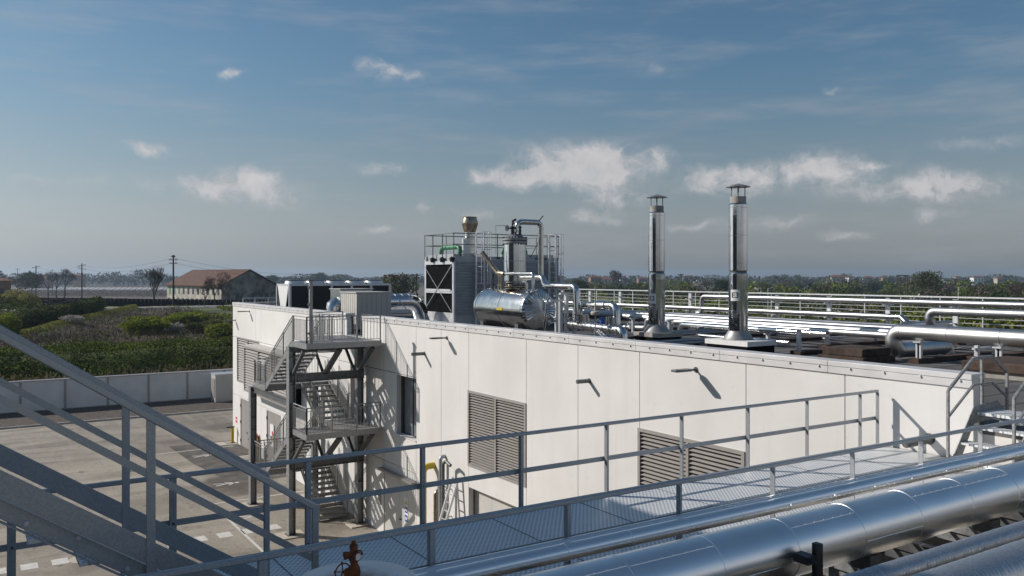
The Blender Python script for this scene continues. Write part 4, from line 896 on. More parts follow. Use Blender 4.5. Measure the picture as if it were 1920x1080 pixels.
chimney(1230, 23.6, 25.75, .335, 0, 'tall mirror steel chimney marked E2 with flat rain cap, the left and farther one', 'E2', 14.42, curb=(23.0,24.3,25.0,26.5))
# ---- pipe rack at the far roof edge
rk = thing('roof_edge_railing', 'long grey railing with thin horizontal bars along the far roof edge', 'railing', (34.8, 28, 8.85))
b = MB()
for i in range(5): z = 9.15+i*.2; b.tube([(34.85,8,z),(34.85,52,z)], .014, 6)
b.build('rails', G['lightmetal'], rk, kind=None)
b = MB(); b.box(34.78,34.94,8,52,10.19,10.25); b.build('top_rail', G['lightmetal'], rk)
for i in range(24):
    y_ = 9.6+i*1.8; b = MB(); b.box(34.83,34.87,y_-.02,y_+.02,8.98,10.2); b.build('post', G['lightmetal'], rk)
sp0 = None
ysup = [10.1+3*i for i in range(14)]
for i, y_ in enumerate(ysup):
    if sp0 is None:
        sp0 = thing('rack_post', 'x', 'pipe support', (33.8, y_, ZR), 'steel posts carrying the pipes along the far roof edge')
        b = MB(); b.box(33.70,33.76,y_-.1,y_+.1,ZR+.1,10.15); b.box(33.76,33.90,y_-.01,y_+.01,ZR+.1,10.15); b.build('post', G['lightmetal'], sp0)
        b = MB(); b.box(33.4,34.1,y_-.05,y_+.05,9.84,9.88); b.box(33.4,34.1,y_-.05,y_+.05,9.17,9.21); b.build('cross_arm', G['lightmetal'], sp0)
        b = MB(); b.box(33.5,34.1,y_-.25,y_+.25,ZR,ZR+.1); b.build('foot', G['rustbox'], sp0); o = sp0
    else: o = dup(sp0, (33.8, y_, ZR))
    o['label'] = 'grey steel rack post carrying silver pipes in front of the far roof railing'
def lp_(name, lab, X_, Z_, y0_, y1_, r, extra=None, m='clad_satin', band=2.2, seg=18):
    pts = [Vector((X_,y0_,Z_)), Vector((X_,y1_,Z_))]
    if extra: pts = pts+[Vector(e) for e in extra]
    t = thing(name, lab, 'pipe', (X_, y0_, ZR)); b = MB(); b.pipe(pts, r, r*2.2, band=band, seg=seg, bh=.003); b.build('pipe', G[m], t); return t
lp_('rack_pipe', 'upper silver pipe of the far rack, starting with a bend left of chimney E3', 33.4, 10.02, 3, 32.9, .12, [(33.4,32.9,9.1),(33.4,33.2,9.1)])
lp_('rack_pipe', 'lower silver pipe of the far rack running behind both chimneys', 33.4, 9.36, 21.6, 52, .12)
pts = [(33.4,21.6,9.36),(33.4,21.35,9.05),(34.2,21.2,8.95),(36.2-1.6,20.6,8.9)]
q0 = at(1742, 583, X=32.6); q1 = at(1742, 610, X=32.6)
t = thing('rack_pipe', 'silver pipe bending down beside the ending lower rack pipe', 'pipe', (32.6, q0.y, ZR)); b = MB(); b.pipe([(32.6,3,q0.z),(32.6,q0.y,q0.z),(32.6,q0.y,q1.z),(34.0,q0.y-.1,q1.z)], .17, .34, seg=20); b.build('pipe', G['clad_satin'], t)
q0 = at(1690, 594, X=33.4); q1 = at(1703, 609, X=33.2); q2 = at(1785, 603, Y=q1.y)
t = thing('rack_pipe', 'short silver pipe dipping and running under the far railing', 'pipe', (33.4, q0.y, ZR)); b = MB(); b.pipe([(33.4,q0.y+.6,9.36),(33.4,q0.y,9.36),q1,(35.2-.6,q1.y,q1.z)], .12, .2, seg=18); b.build('pipe', G['clad2'], t)
lp_('main_pipe', 'thin silver pipe of the pipe bundle crossing the roof, farthest', 31.6, 9.08, 14.5, 54, .10)
lp_('main_pipe', 'silver pipe of the pipe bundle crossing the roof, middle', 30.6, 9.02, 14.6, 50, .17)
lp_('main_pipe', 'thick silver pipe of the pipe bundle crossing the roof behind the chimneys', 29.6, 8.94, 16.5, 50, .20)
t = lp_('main_pipe', 'silver pipe of the bundle ending in a small down bend near the brown curb', 28.2, 8.95, 17.5, 31.5, .13, [(28.2,31.5,8.55),(28.2,33.2,8.5)])
c0 = at(1622, 623, X=28.2); b = MB(); b.pipe([(28.2,17.6,8.95),(28.2,17.2,8.93),(28.3,17.1,8.5),(30.3,17.0,8.5)], .075, .16); b.build('down_bend', G['clad'], t)
# low pipes leading along +X from the wall towards chimney E3
for i, (px0, y0_, px1, z_, r_) in enumerate(((1148,633,1372,8.62,.09),(1148,628,1372,8.72,.07),(1215,642,1335,8.5,.08),(1240,646,1340,8.45,.06))):
    p0 = at(px0, y0_, Z=z_); x1 = p0.y*(px1+60)*.0005307/((3420-px1)*.0003418)
    t = thing('low_pipe', ('silver low pipe running from the coping to the foot of chimney E3','thin silver low pipe beside the one reaching the foot of chimney E3','silver low pipe just behind the coping between the chimneys','thin silver low pipe nearest the coping between the chimneys')[i], 'pipe', (p0.x, p0.y, ZR))
    b = MB(); b.pipe([(p0.x-1.5,p0.y,z_),(x1,p0.y,z_)]+([(x1,p0.y,z_+.45)] if i == 0 else []), r_, band=1.2); b.build('pipe', G['clad_satin'], t)
    b = MB()
    for k in range(3): xx = p0.x+1+(x1-p0.x-2)*k/2; b.box(xx-.04,xx+.04,p0.y-.12,p0.y+.12,ZR,z_-r_)
    b.build('block', G['rustbox'], t)
t = thing('low_pipe', 'thick silver pipe with raised bend left of chimney E3', 'pipe', (26, 25, ZR)); q = at(1275, 600, X=26.8)
b = MB(); b.pipe([(26.8,20,8.95),(26.8,q.y,8.95),(26.8,q.y,8.45),(26.8,q.y+.1,8.42)], .13, .25); b.build('pipe', G['clad'], t)
b = MB(); b.pipe([(26.5,21.5,8.55),(26.5,q.y-.4,8.55)], .08, .1); b.build('lower_pipe', G['clad'], t)
# bundle supports
sb = None
for i in range(13):
    y_ = 15.2+i*2.9
    if sb is None:
        sb = thing('bundle_stand', 'x', 'pipe support', (30, y_, ZR), 'low steel stands under the pipe bundle')
        b = MB(); b.box(28.05,28.2,y_-.06,y_+.06,ZR+.12,8.81); b.box(31.2,31.35,y_-.06,y_+.06,ZR+.12,8.75); b.build('post', G['lightmetal'], sb)
        b = MB(); b.box(27.9,31.9,y_-.05,y_+.05,8.67,8.735); b.build('cross_arm', G['lightmetal'], sb); b = MB(); b.box(27.8,31.9,y_-.2,y_+.2,ZR,ZR+.12); b.build('foot', G['rustbox'], sb); o = sb
    else: o = dup(sb, (30, y_, ZR))
    o['label'] = 'low grey steel stand with brown foot under the silver pipe bundle'
# small T stands between the chimneys
for i, (px, py, lab) in enumerate(((1187,598,'small grey T shaped stand left of chimney E2'),(1255,602,'small grey T shaped stand right of chimney E2'),(1498,620,'grey steel stand with brown block right of chimney E3'))):
    X_ = (25.5,25.5,24.6)[i]; p0 = at(px, py, X=X_); t = thing('pipe_stand', lab, 'pipe support', (X_, p0.y, ZR)); b = MB(); b.box(X_-.06,X_+.06,p0.y-.06,p0.y+.06,ZR+(.15 if i==2 else 0),p0.z); b.build('post', G['lightmetal' if i == 2 else 'galv'], t)
    b = MB(); b.box(X_-.18,X_+.22,p0.y-.05,p0.y+.05,p0.z,p0.z+.05); b.build('cross_arm', G['galv'], t)
    if i == 2: b = MB(); b.box(X_-.2,X_+4.5,p0.y-.22,p0.y+.22,ZR,ZR+.15); b.build('foot', G['rustbox'], t)
# ---- big pipe at the right with U bend
G['clad_roof'] = mat('weathered aluminium jacket', (.56,.56,.555), .42, 1, .08, 1.2, bump=.03, bsc=2, rvar=.06)
t = thing('big_roof_pipe', 'thick silver roof pipe on the right ending in a U bend', 'pipe', (25.9, 12, ZR)); q = at(1683, 630, X=25.6)
rb = .255; ly = q.y+.15
b = MB(); b.pipe([(25.6,-6,9.30),(25.6,ly,9.30),(25.6,ly,8.66),(28.6,ly-.05,8.66),(28.6,ly-.05,8.36)], rb, .36, band=1.55, seg=32, bw=.035, bh=.01, estep=7); b.build('pipe', G['clad_roof'], t, ang=22)
for i, (px, fx) in enumerate(((1725,0),(1875,0))):
    p0 = at(px, 640, X=25.6); t = thing('big_pipe_stand', ('grey steel stand carrying the thick right roof pipe near its U bend','grey steel stand carrying the thick right roof pipe at the picture edge')[i], 'pipe support', (25.6, p0.y, ZR))
    b = MB(); b.box(25.5,25.7,p0.y-.03,p0.y+.03,ZR+.16,8.98); b.box(25.5,25.53,p0.y-.09,p0.y+.09,ZR+.16,8.98); b.build('post', G['lightmetal'], t)
    b = MB(); b.box(25.4,25.8,p0.y-.12,p0.y+.12,8.98,9.02); b.box(25.55,25.65,p0.y-.06,p0.y+.06,9.02,9.06); b.build('saddle', G['lightmetal'], t)
    b = MB(); b.box(25.25,29.6,p0.y-.17,p0.y+.17,ZR,ZR+.16); b.build('foot', G['rustbox'], t)
# ---- brown curbs
def curb(px0, px1, X_, name, lab, h1, h2, dx, py_c):
    pass
t = thing('roof_curb', 'low rust brown roof hatch curb between chimney E3 and the U bend', 'roof hatch', (24.2, 16.8, ZR))
b = MB(); b.box(23.6,25.3,16.3,18.0,ZR,ZR+.20); b.build('base', G['rustbox'], t, bevel=.02); b = MB(); b.box(23.7,25.2,16.4,17.9,ZR+.20,ZR+.46); b.build('lid', G['rustbox'], t, bevel=.03)
t = thing('roof_curb', 'rust brown roof hatch on a pale concrete curb behind the crossover steps', 'roof hatch', (22, 11, ZR))
b = MB(); b.box(23.35,25.6,9.2,12.9,ZR,ZR+.18); b.build('base', G['conc'], t, bevel=.01); b = MB(); b.box(23.25,25.7,9.1,13.0,ZR+.18,ZR+.44); b.build('lid', G['rustbox'], t, bevel=.03)
# roof rail stub at far left corner
t = thing('corner_rail', 'low grey rail at the far back corner of the roof', 'railing', (17, 57.9, ZR)); b = MB()
b.tube([(15.6,57.7,9.62),(18.2,57.7,9.62)], .03, 8)
for x in (15.6,16.4,17.3,18.2): b.tube([(x,57.7,ZR),(x,57.7,9.62)], .03, 8)
b.build('rail', G['lightmetal'], t)
# ================================================================== FOREGROUND WALKWAY
ZF = 7.8; YN, YF = 6.71, 9.95
wk = thing('walkway', 'wide steel grating walkway leading from the left stairs to the white wall', 'walkway', (6, 8.3, ZF))
b = MB(); b.box(-2.5,14.98,YN+.02,YF-.02,ZF-.04,ZF); b.build('grating', G['grating'], wk)
b = MB()
for i in range(12): x = -1.5+i*1.5; b.box(x-.006,x+.006,YN+.05,YF-.05,ZF,ZF+.004)
b.build('grating_joint', G['steel_dark'], wk)
b = MB(); b.box(-2.5,14.9,YF-.0,YF+.012,ZF-.16,ZF+.05); b.box(-2.5,14.9,YF+.012,YF+.06,ZF-.16,ZF-.15); b.build('toe_board', G['galv'], wk)
b = MB(); b.box(-2.5,14.98,YN-.012,YN,ZF-.2,ZF+.02); b.build('edge_beam', G['galv'], wk)
b = MB()
for i in range(7): x = -1+i*2.6; b.box(x-.05,x+.05,YN+.05,YF-.02,ZF-.2,ZF-.045)
for y_ in (YN+.12, YF-.2): b.box(-2.5,14.9,y_-.06,y_+.06,ZF-.42,ZF-.205)
b.build('beam', G['galv'], wk)
def rail_thing(lab, xs, y_, rails, x0, x1, side, tw=.048):
    t = thing('walkway_railing', lab, 'railing', (x0, y_, ZF))
    b = MB(); z = ZF+1.1; b.box(x0,x1,y_-.028,y_+.028,z-.05,z); b.build('top_rail', G['galv'], t, bevel=.012)
    for h in rails:
        b = MB(); b.box(x0,x1,y_-.006+side*.014,y_+.006+side*.014,ZF+h-.035,ZF+h+.035); b.build('mid_rail', G['galv'], t, bevel=.002)
    for x in xs:
        b = MB(); b.box(x-.04,x+.04,y_-side*.008,y_-side*.020,ZF-.14,ZF+1.05); b.box(x-.04,x-.028,y_-side*.020,y_-side*.075,ZF-.14,ZF+1.05) 
        b.build('post', G['galv'], t, bevel=.002)
        for z_ in [ZF+h for h in rails]+[ZF+.06]: c = MB(); c.lathe([(.014,y_-side*.02-.012),(.014,y_-side*.02+.012)], (x+.005,0,z_), 8, 'y'); c.build('bolt', G['steel_dark'], t)
    return t
rail_thing('far side railing of the walkway, ending short of the white wall', [.37+1.545*i for i in range(-1,10)]+[14.82], YF, (.55,), -2.5, 14.86, 1)
rail_thing('near side railing of the walkway in front of the silver pipes', [1.96+1.5*i for i in range(9)], YN, (.70,.32), -.6, 14.9, 1)
# ---- stairs on the left
ls = thing('walkway_stair', 'steel stair on the left coming down onto the walkway', 'staircase', (1.2, 8.2, ZF))
SL = .675; XE = 2.68; ZE = EYE-2.12
def srail(y_, lead):
    za = ZE; p = Vector((XE,y_,za)); q = Vector((-3.2,y_,za+SL*(XE+3.2)))
    b = MB(); b.bar(p, q, .05, .06); b.build('handrail', G['galv'], ls, bevel=.01)
    b = MB(); b.box(XE-.028,XE+.028,y_-.028,y_+.028,ZF,za+.02); b.build('post', G['galv'], ls, bevel=.006)
    m0 = Vector((XE,y_,za-.48)); m1 = Vector((-3.2,y_,za-.48+SL*(XE+3.2)))
    b = MB(); b.bar(m0, m1, .012, .06); b.build('mid_rail', G['galv'], ls)
def mpost(x, y_, lift=0):
    zt = ZE+SL*(XE-x)-.02; b = MB(); b.box(x-.035,x+.035,y_-.012,y_+.012,zt-1.35,zt); b.box(x+.023,x+.035,y_+.012,y_+.05,zt-1.3,zt); b.build('post', G['galv'], ls, bevel=.002)
for y_ in (7.5, 9.0): srail(y_, 0)
def xat(px, y_): d = ray(px, 500); return y_*d.x/d.y
mpost(xat(283,7.5), 7.5); mpost(xat(236,9.0), 9.0); mpost(-1.2, 7.5); mpost(-1.2, 9.0)
def stringer(y_, near):
    def L_(z0, z1, ya, yb, m, name, xe=XE-.1):
        b = MB(); x0 = -3.2; b.prism([(xe,z1-SL*0),(xe,z0),(x0,z0+SL*(xe-x0)),(x0,z1+SL*(xe-x0))], 'y', ya, yb); b.build(name, m, ls, bevel=.003)
    top = ZE-1.02+SL*.1
    if near:
        L_(top-.215, top, y_-.012, y_+.0, G['galv'], 'stringer_plate', xat(276,7.5)); 
        # continues as channel below
        L_(top-.385, top-.23, y_+.045, y_+.055, G['galv'], 'stringer'); L_(top-.229, top-.216, y_+.0, y_+.055, G['galv'], 'stringer_flange'); L_(top-.40, top-.386, y_-.035, y_+.012, G['galv'], 'stringer_flange')
        L_(top-.209, top-.0, y_+.001, y_+.011, G['galv'], 'stringer_web')
        for i in range(9):
            b = MB(); x = XE-.5-.36*i; z = top-.25+SL*(XE-.1-x) - (.075 if i % 2 else .0)
            b.lathe([(.020,y_+.02),(.020,y_+.045)], (x,0,z), 6, 'y'); b.lathe([(.009,y_+.0),(.009,y_+.02)], (x,0,z), 8, 'y'); b.build('bolt', G['lightmetal'], ls)
    else:
        L_(top-.235, top-.03, y_-.006, y_+.006, G['galv'], 'stringer')
stringer(7.5, True); stringer(9.0, False)
for i in range(14):
    x = XE-.35-.36*i; z = ZE-1.02-.37+SL*(XE-x)
    b = MB(); b.box(x-.14,x+.14,7.57,8.97,z-.03,z); b.build('tread', G['grating'], ls)
# ---- crossover steps at the wall end
xs_ = thing('crossover_steps', 'galvanised crossover steps with angular handrails at the wall end', 'steps', (14.8, 7.5, ZF))
for y_ in (8.0, 6.93):
    path = [(13.9,8.3 if 0 else y_,ZF),(13.9,y_,9.17),(14.68,y_,9.67),(15.29,y_,9.68),(15.80,y_,9.36),(15.80,y_,ZR)]
    b = MB()
    for p, q in zip(path[:-1], path[1:]): b.bar(p, q, .045, .045, (0,1,0))
    b.build('handrail', G['galv2'], xs_, bevel=.006)
    mid = [(13.9,y_,8.72),(14.68,y_,9.21),(15.29,y_,9.22),(15.80,y_,8.92)]; b = MB()
    for p, q in zip(mid[:-1], mid[1:]): b.bar(p, q, .03, .035, (0,1,0))
    b.build('mid_rail', G['galv2'], xs_)
    b = MB(); b.box(14.93,14.975,y_-.02,y_+.02,8.62,9.66); b.build('post', G['galv2'], xs_)
    b = MB(); ys0, ys1 = (y_-.06, y_-.045) if y_ > 7.5 else (y_+.045, y_+.06)
    for poly in ([(13.75,ZF+.0),(14.05,ZF+.0),(14.60,8.56),(14.60,8.86)], [(14.60,8.56),(15.42,8.60),(15.36,8.90),(14.60,8.86)], [(15.42,8.60),(15.62,8.42),(15.86,8.42),(15.86,8.56),(15.36,8.90)]):
        b.prism(poly, 'y', ys0, ys1)
    b.build('stringer', G['galv2'], xs_)
for x, z in ((14.02,8.03),(14.30,8.28),(14.56,8.53)):
    b = MB(); b.box(x-.14,x+.14,6.99,7.94,z-.035,z); b.build('tread', G['grating'], xs_)
b = MB(); b.box(14.70,15.36,6.99,7.94,8.70,8.75); b.build('platform', G['grating'], xs_)
b = MB(); b.box(15.42,15.70,6.99,7.94,8.50,8.54); b.build('tread', G['grating'], xs_)
# ---- big foreground pipes
def sheet_pipe(name, lab, y_, z, r, x0, x1, step, m, seamang, bh=.004, seg=64, off=0):
    t = thing(name, lab, 'pipe', ((x0+x1)/2, y_, ZF))
    b = MB(); b.tube([(x0,y_,z),(x1,y_,z)], r, seg); x = x0+step*.5+off; i = 0; sm = b; sc_ = b
    while x < x1:
        b.lathe([(r*.999,x-.012),(r+bh,x-.009),(r+bh*1.2,x),(r+bh,x+.009),(r*.999,x+.012)], (0,y_,z), seg, 'x', cap=False)
        a_ = R(seamang[i % len(seamang)]); u = Vector((0,-math.cos(a_),math.sin(a_))); v = Vector((0,math.sin(a_),math.cos(a_)))
        p = Vector((x+.014,y_,z))+u*(r+.002); q = Vector((min(x+step-.014,x1),y_,z))+u*(r+.002)
        sm.bar(p, q, .014, .006, u)
        n = 7
        for k in range(n): c = p+(q-p)*((k+.5)/n)+u*.004; sc_.bar(c-u*.004, c+u*.004, .009, .009, (1,0,0))
        x += step; i += 1
    b.build('shell', m, t); return t
big = sheet_pipe('foreground_pipe', 'huge smooth silver pipe sweeping across the bottom right', 5.77, EYE-2.775, .30, .9, 16.5, 1.05, G['clad_front'], (58, -6, 62, 60, -10), off=.25)
b = MB(); 
sheet_pipe('foreground_pipe', 'slender silver pipe running just behind the huge foreground pipe', 6.40, EYE-2.59, .080, 1.2, 16.5, .78, G['clad_front'], (-5,), .003, 32)
sheet_pipe('foreground_pipe', 'thinnest silver pipe, right at the walkway posts', 6.58, EYE-2.585, .055, 1.2, 16.5, 1.0, G['clad_front'], (60,), .003, 24, .3)
def corr_pipe(lab, y_, z, r, x0, x1, pitch=.05):
    t = thing('corrugated_pipe', lab, 'pipe', ((x0+x1)/2, y_, ZF)); b = MB(); q = random.Random(3); prof = []; x = x0
    while x < x1:
        d = q.uniform(.7, 1.3); prof += [(r, x), (r+.006*d, x+pitch*.25), (r+.006*d, x+pitch*.5), (r-.004*d, x+pitch*.62)]; x += pitch*q.uniform(.85,1.2)
    b.lathe(prof, (0,y_,z), 40, 'x'); b.build('shell', G['corr'], t, ang=60); return t
corr_pipe('dull corrugated pipe in the bottom right corner, the thinner one', 4.83, EYE-2.84, .10, 2.5, 16.5, .05)
corr_pipe('dull corrugated pipe in the bottom right corner, the thicker and nearest one', 4.30, EYE-2.86, .215, 2.5, 16.5, .06)
# pipe rack beams below
pr = thing('pipe_rack', 'beams of the steel pipe rack below the foreground pipes', 'pipe rack', (8, 5.3, ZF))
for i in range(12):
    x = 2.2+1.25*i; b = MB(); b.box(x-.06,x+.06,3.6,6.66,7.74,7.86); b.box(x-.02,x+.02,3.6,6.66,7.60,7.74); b.build('cross_beam', G['galv2' if i % 2 else 'steel_dark'], pr)
b = MB()
for y_ in (3.9, 5.35, 6.5): b.box(1,16,y_-.05,y_+.05,7.40,7.6)
b.build('long_beam', G['steel_dark'], pr)
for i in range(6): x = 3.4+2.5*i; b = MB(); b.box(x-.1,x+.1,5.65,5.9,7.86,8.03); b.build('pipe_shoe', G['steel_dark'], pr)
b = MB()
for i in range(4): x = 9.2+1.9*i; b.box(x, x+1.0, 4.4, 6.3, 7.30, 7.34)
b.build('floor_sheet', G['patch'], pr)
q = at(1530, 1019, Y=5.30)
t = thing('black_post', 'short black steel post in front of the huge silver pipe', 'post', (q.x, 5.3, 7.8)); b = MB(); b.box(q.x-.012,q.x+.055,5.26,5.34,7.6,q.z); b.box(q.x-.04,q.x-.012,5.26,5.275,7.6,q.z-.01); b.build('post', G['frame'], t, bevel=.003)
b = MB(); b.box(q.x-.16,q.x-.04,5.27,5.44,q.z-.18,q.z-.10); b.tube([(q.x-.12,5.2,q.z-.14),(q.x-.12,5.46,q.z-.14)], .018, 8); b.build('bracket', G['frame'], t)
b = MB()
# building under the foreground pipes
lw = thing('lower_building', 'pale flat roofed low building below the foreground pipes', 'building', (8, 0, 0)); b = MB(); b.box(-4,40,-26,3.5,0,7.2); b.build('block', G['patch'], lw)
# ---- domed tank lid with rusty valve
lc = Vector((2.02, 4.93, 9.22)); vt = thing('tank', 'round pale metal tank lid at the bottom edge', 'tank', (lc.x, lc.y, 7.2))
b = MB(); b.lathe([(.375,7.2),(.375,9.16)], (lc.x,lc.y,0), 56, cap=False); b.build('shell', G['clad2'], vt)
G['lid'] = mat('rust stained pale metal lid', (.80,.78,.75), .5, .1, .06, 3, det=8)
def lid_mat():
    m = G['lid']; t = m.node_tree; n = t.nodes; bs = n['Principled BSDF']; src = bs.inputs['Base Color'].links[0].from_socket
    ge = n.new('ShaderNodeNewGeometry'); vm = n.new('ShaderNodeVectorMath'); vm.operation = 'DISTANCE'; t.links.new(ge.outputs['Position'], vm.inputs[0]); vm.inputs[1].default_value = (lc.x-.02, lc.y-.02, lc.z)
    no = n.new('ShaderNodeTexNoise'); no.inputs['Scale'].default_value = 14; no.inputs['Detail'].default_value = 6; t.links.new(ge.outputs['Position'], no.inputs[0])
    a_ = n.new('ShaderNodeMath'); a_.operation = 'MULTIPLY_ADD'; t.links.new(no.outputs[0], a_.inputs[0]); a_.inputs[1].default_value = .25; t.links.new(vm.outputs['Value'], a_.inputs[2])
    r = n.new('ShaderNodeMapRange'); r.inputs[1].default_value = .17; r.inputs[2].default_value = .36; r.inputs[3].default_value = .9; r.inputs[4].default_value = 0; t.links.new(a_.outputs[0], r.inputs[0])
    mx = n.new('ShaderNodeMix'); mx.data_type = 'RGBA'; t.links.new(r.outputs[0], mx.inputs[0]); t.links.new(src, mx.inputs[6]); mx.inputs[7].default_value = (.30,.14,.07,1); t.links.new(mx.outputs[2], bs.inputs['Base Color'])
lid_mat()
b = MB(); b.lathe([(.385,9.14),(.39,9.17),(.385,9.20),(.365,9.215),(.2,9.228),(.01,9.232)], (lc.x,lc.y,0), 72); b.build('lid', G['lid'], vt)
b = MB()
for an in (-20, 70, 160, 250):
    d = Vector((math.cos(R(an)), math.sin(R(an)), 0)); b.bar(Vector((lc.x,lc.y,9.232))+d*.08, Vector((lc.x,lc.y,9.214))+d*.36, .01, .004)
    for k in range(4): c = Vector((lc.x,lc.y,9.234))+d*(.12+.07*k); b.lathe([(.006,c.z-.004),(.004,c.z+.002)], (c.x,c.y,0), 8)
b.build('lid_seam', G['lightmetal'], vt)
va = thing('rusty_valve', 'small rusty valve with hand wheel on top of the round tank lid', 'valve', (lc.x-.02, lc.y-.03, 9.23)); vx0, vy0 = lc.x-.02, lc.y-.03
rt = Vector((cT,-sT,0)); fw = Vector((sT,cT,0)); P = lambda u, w_, z: Vector((vx0,vy0,9.23))+rt*u+fw*w_+Vector((0,0,z))
VS = .92
b = MB(); b.tube([P(0,0,-.0),P(0,0,.02*VS),P(0,0,.055*VS),P(.002,0,.085*VS),P(.002,0,.11*VS)], [.034,.036,.040,.032,.020], 20)
b.tube([P(.002,0,.10*VS),P(-.008,0,.15*VS),P(-.008,0,.165*VS)], [.022,.028,.024], 14); b.tube([P(-.008,0,.16*VS),P(-.004,0,.185*VS),P(-.004,0,.22*VS)], [.018,.024,.024], 12); b.tube([P(-.004,0,.22*VS),P(-.004,0,.235*VS)], [.026,.026], 6); b.tube([P(-.004,0,.235*VS),P(-.004,0,.262*VS)], [.015,.014], 6)
b.tube([P(-.012,0,.17*VS),P(-.045,.0,.165*VS),P(-.062,0,.16*VS)], [.018,.022,.026], 14); b.tube([P(0,-.01,.165*VS),P(.028,-.03,.165*VS)], [.022,.030], 14)
b.build('body', G['rust'], va)
b = MB(); b.tube([P(.028,-.03,.165*VS),P(.030,-.032,.165*VS)], [.022,.021], 16); b.build('bore', G['panelgrey'], va)
b = MB(); b.tube([P(.018,-.01,.20*VS),P(.045,-.015,.20*VS),P(.055,-.02,.175*VS)], .006, 8); b.build('lever', G['rust'], va)
b = MB(); b.tube([P(-.02,0,.05*VS),P(-.05,-.01,.055*VS),P(-.062,-.012,.057*VS)], [.024,.026,.014], 14); b.build('bonnet', G['rust'], va)
b = MB(); hc = P(-.068,-.012,.058*VS); hr_ = .052; ax = (rt*.75+fw*.66).normalized(); up = Vector((0,0,1))
ax2 = (rt*-.66+fw*.75); 
b.tube([hc+(ax*math.cos(2*PI*k/24)+up*math.sin(2*PI*k/24))*hr_ for k in range(25)], .0045, 8, cap=False)
for k in range(5):
    q_ = 2*PI*k/5+.4; e = ax*math.cos(q_)+up*math.sin(q_); b.tube([hc, hc+e*hr_], .004, 6); b.tube([hc+e*(hr_-.003), hc+e*(hr_+.008)], .008, 8)
b.build('hand_wheel', G['rust'], va)
# ---- neighbouring block at the head of the stairs (left of the picture; it shades the walkway)
G['nbclad'] = mat('dark cladding', (.055,.058,.062), .6, 0, .15, 1)
nb = thing('neighbour_building', 'plain dark grey building beyond the left picture edge that the stairs climb to', 'building', (-4, 20, 0))
b = MB(); b.box(-9,-1.15,9.4,32,0,15.3); b.build('wall', G['nbclad'], nb)
b = MB(); b.box(-9,-3.2,4.0,9.35,11.6,11.75); b.box(-9,-3.2,4.0,4.3,0,11.6); b.build('landing', G['galv'], nb)
# ================================================================== LANDSCAPE
def fbm(x, y, s, o=4): return mnoise.fractal(Vector((x*s, y*s, 3.7)), 1.0, 2.0, o)
def bank(x, y):
    # raised ground behind the yard wall: a steep ivy bank, a hollow on the left, a level top with the railway, then back to the fields
    d = y-80.5
    if d < 0: return 0
    z = 3.9*min(1, (d/6.0))**.7
    ridge = 112+(x-4.6)*2.27       # the grassy ridge runs away to the right
    z += 1.5*max(0, min(1, (d-30)/45)) 
    hol = max(0, 1-abs((y-ridge-20)/18))*max(0, min(1,(20-x)/10)); z -= 1.3*hol
    z += .7*math.exp(-((y-ridge)/5)**2)*(1 if x < 24 else .2)
    z += .25*fbm(x, y, .08)
    if y > 172: z *= max(0, 1-(y-172)/16)
    return max(z, -.4)
bm = MB(); nx, ny = 260, 140; x0b, x1b, y0b, y1b = -80, 150, 80.5, 190
vs = [(x0b+(x1b-x0b)*i/nx, y0b+(y1b-y0b)*j/ny, bank(x0b+(x1b-x0b)*i/nx, y0b+(y1b-y0b)*j/ny)-(.1 if j in (0,ny) else 0)) for j in range(ny+1) for i in range(nx+1)]
bm.add(vs, [(j*(nx+1)+i, j*(nx+1)+i+1, (j+1)*(nx+1)+i+1, (j+1)*(nx+1)+i) for j in range(ny) for i in range(nx)])
G['bank'] = mat('grassy bank', (.055,.085,.012), .95, 0, .4, .10, c2=(.15,.18,.03), bump=.8, bsc=2.5, det=12)
def zone(x, y):
    dr = y-(112+(x-4.6)*2.27)
    if abs(dr) < 3.4 and x < 27: return 2
    if dr < 0 and y > 94 and x < 31+2.5*fbm(x,y,.2): return 1
    return 0
bm.mi = [zone(x0b+(x1b-x0b)*(i+.5)/nx, y0b+(y1b-y0b)*(j+.5)/ny) for j in range(ny) for i in range(nx)]
bm.build('embankment', [G['bank'], G['brownbank'], G['ridge']], kind='structure', origin=(0,80,0), ang=180)
def leaf(b, p, s, q, flat=0):
    # one leaf-sized quad with a random attitude
    a = Vector((q.gauss(0,1), q.gauss(0,1), q.gauss(0,1)*(.5 if flat else 1))).normalized(); n = Vector((q.gauss(0,1),q.gauss(0,1),q.gauss(0,1)+.4)).normalized(); c = a.cross(n).normalized()*s*.5; a = a*s*.5*q.uniform(.8,1.3)
    b.v.extend([tuple(p-a-c*.4), tuple(p+c), tuple(p+a+c*.2), tuple(p-c)]); k = len(b.v)-4; b.f.append((k,k+1,k+2,k+3)); b.mi.append(b.cur)
def scatter(name, m, n, fx, label=None, cat=None, kind='stuff', seed=1, mats=None):
    b = MB(); q = random.Random(seed); i = 0
    while i < n:
        r = fx(q)
        if r is None: continue
        p, s = r; b.cur = 0 if not mats else q.randrange(len(mats)); leaf(b, Vector(p), s, q); i += 1
    return b.build(name, mats or m, label=label, cat=cat, kind=kind, smooth=False, origin=(0,80,0))
def ridge_y(x): return 112+(x-4.6)*2.27
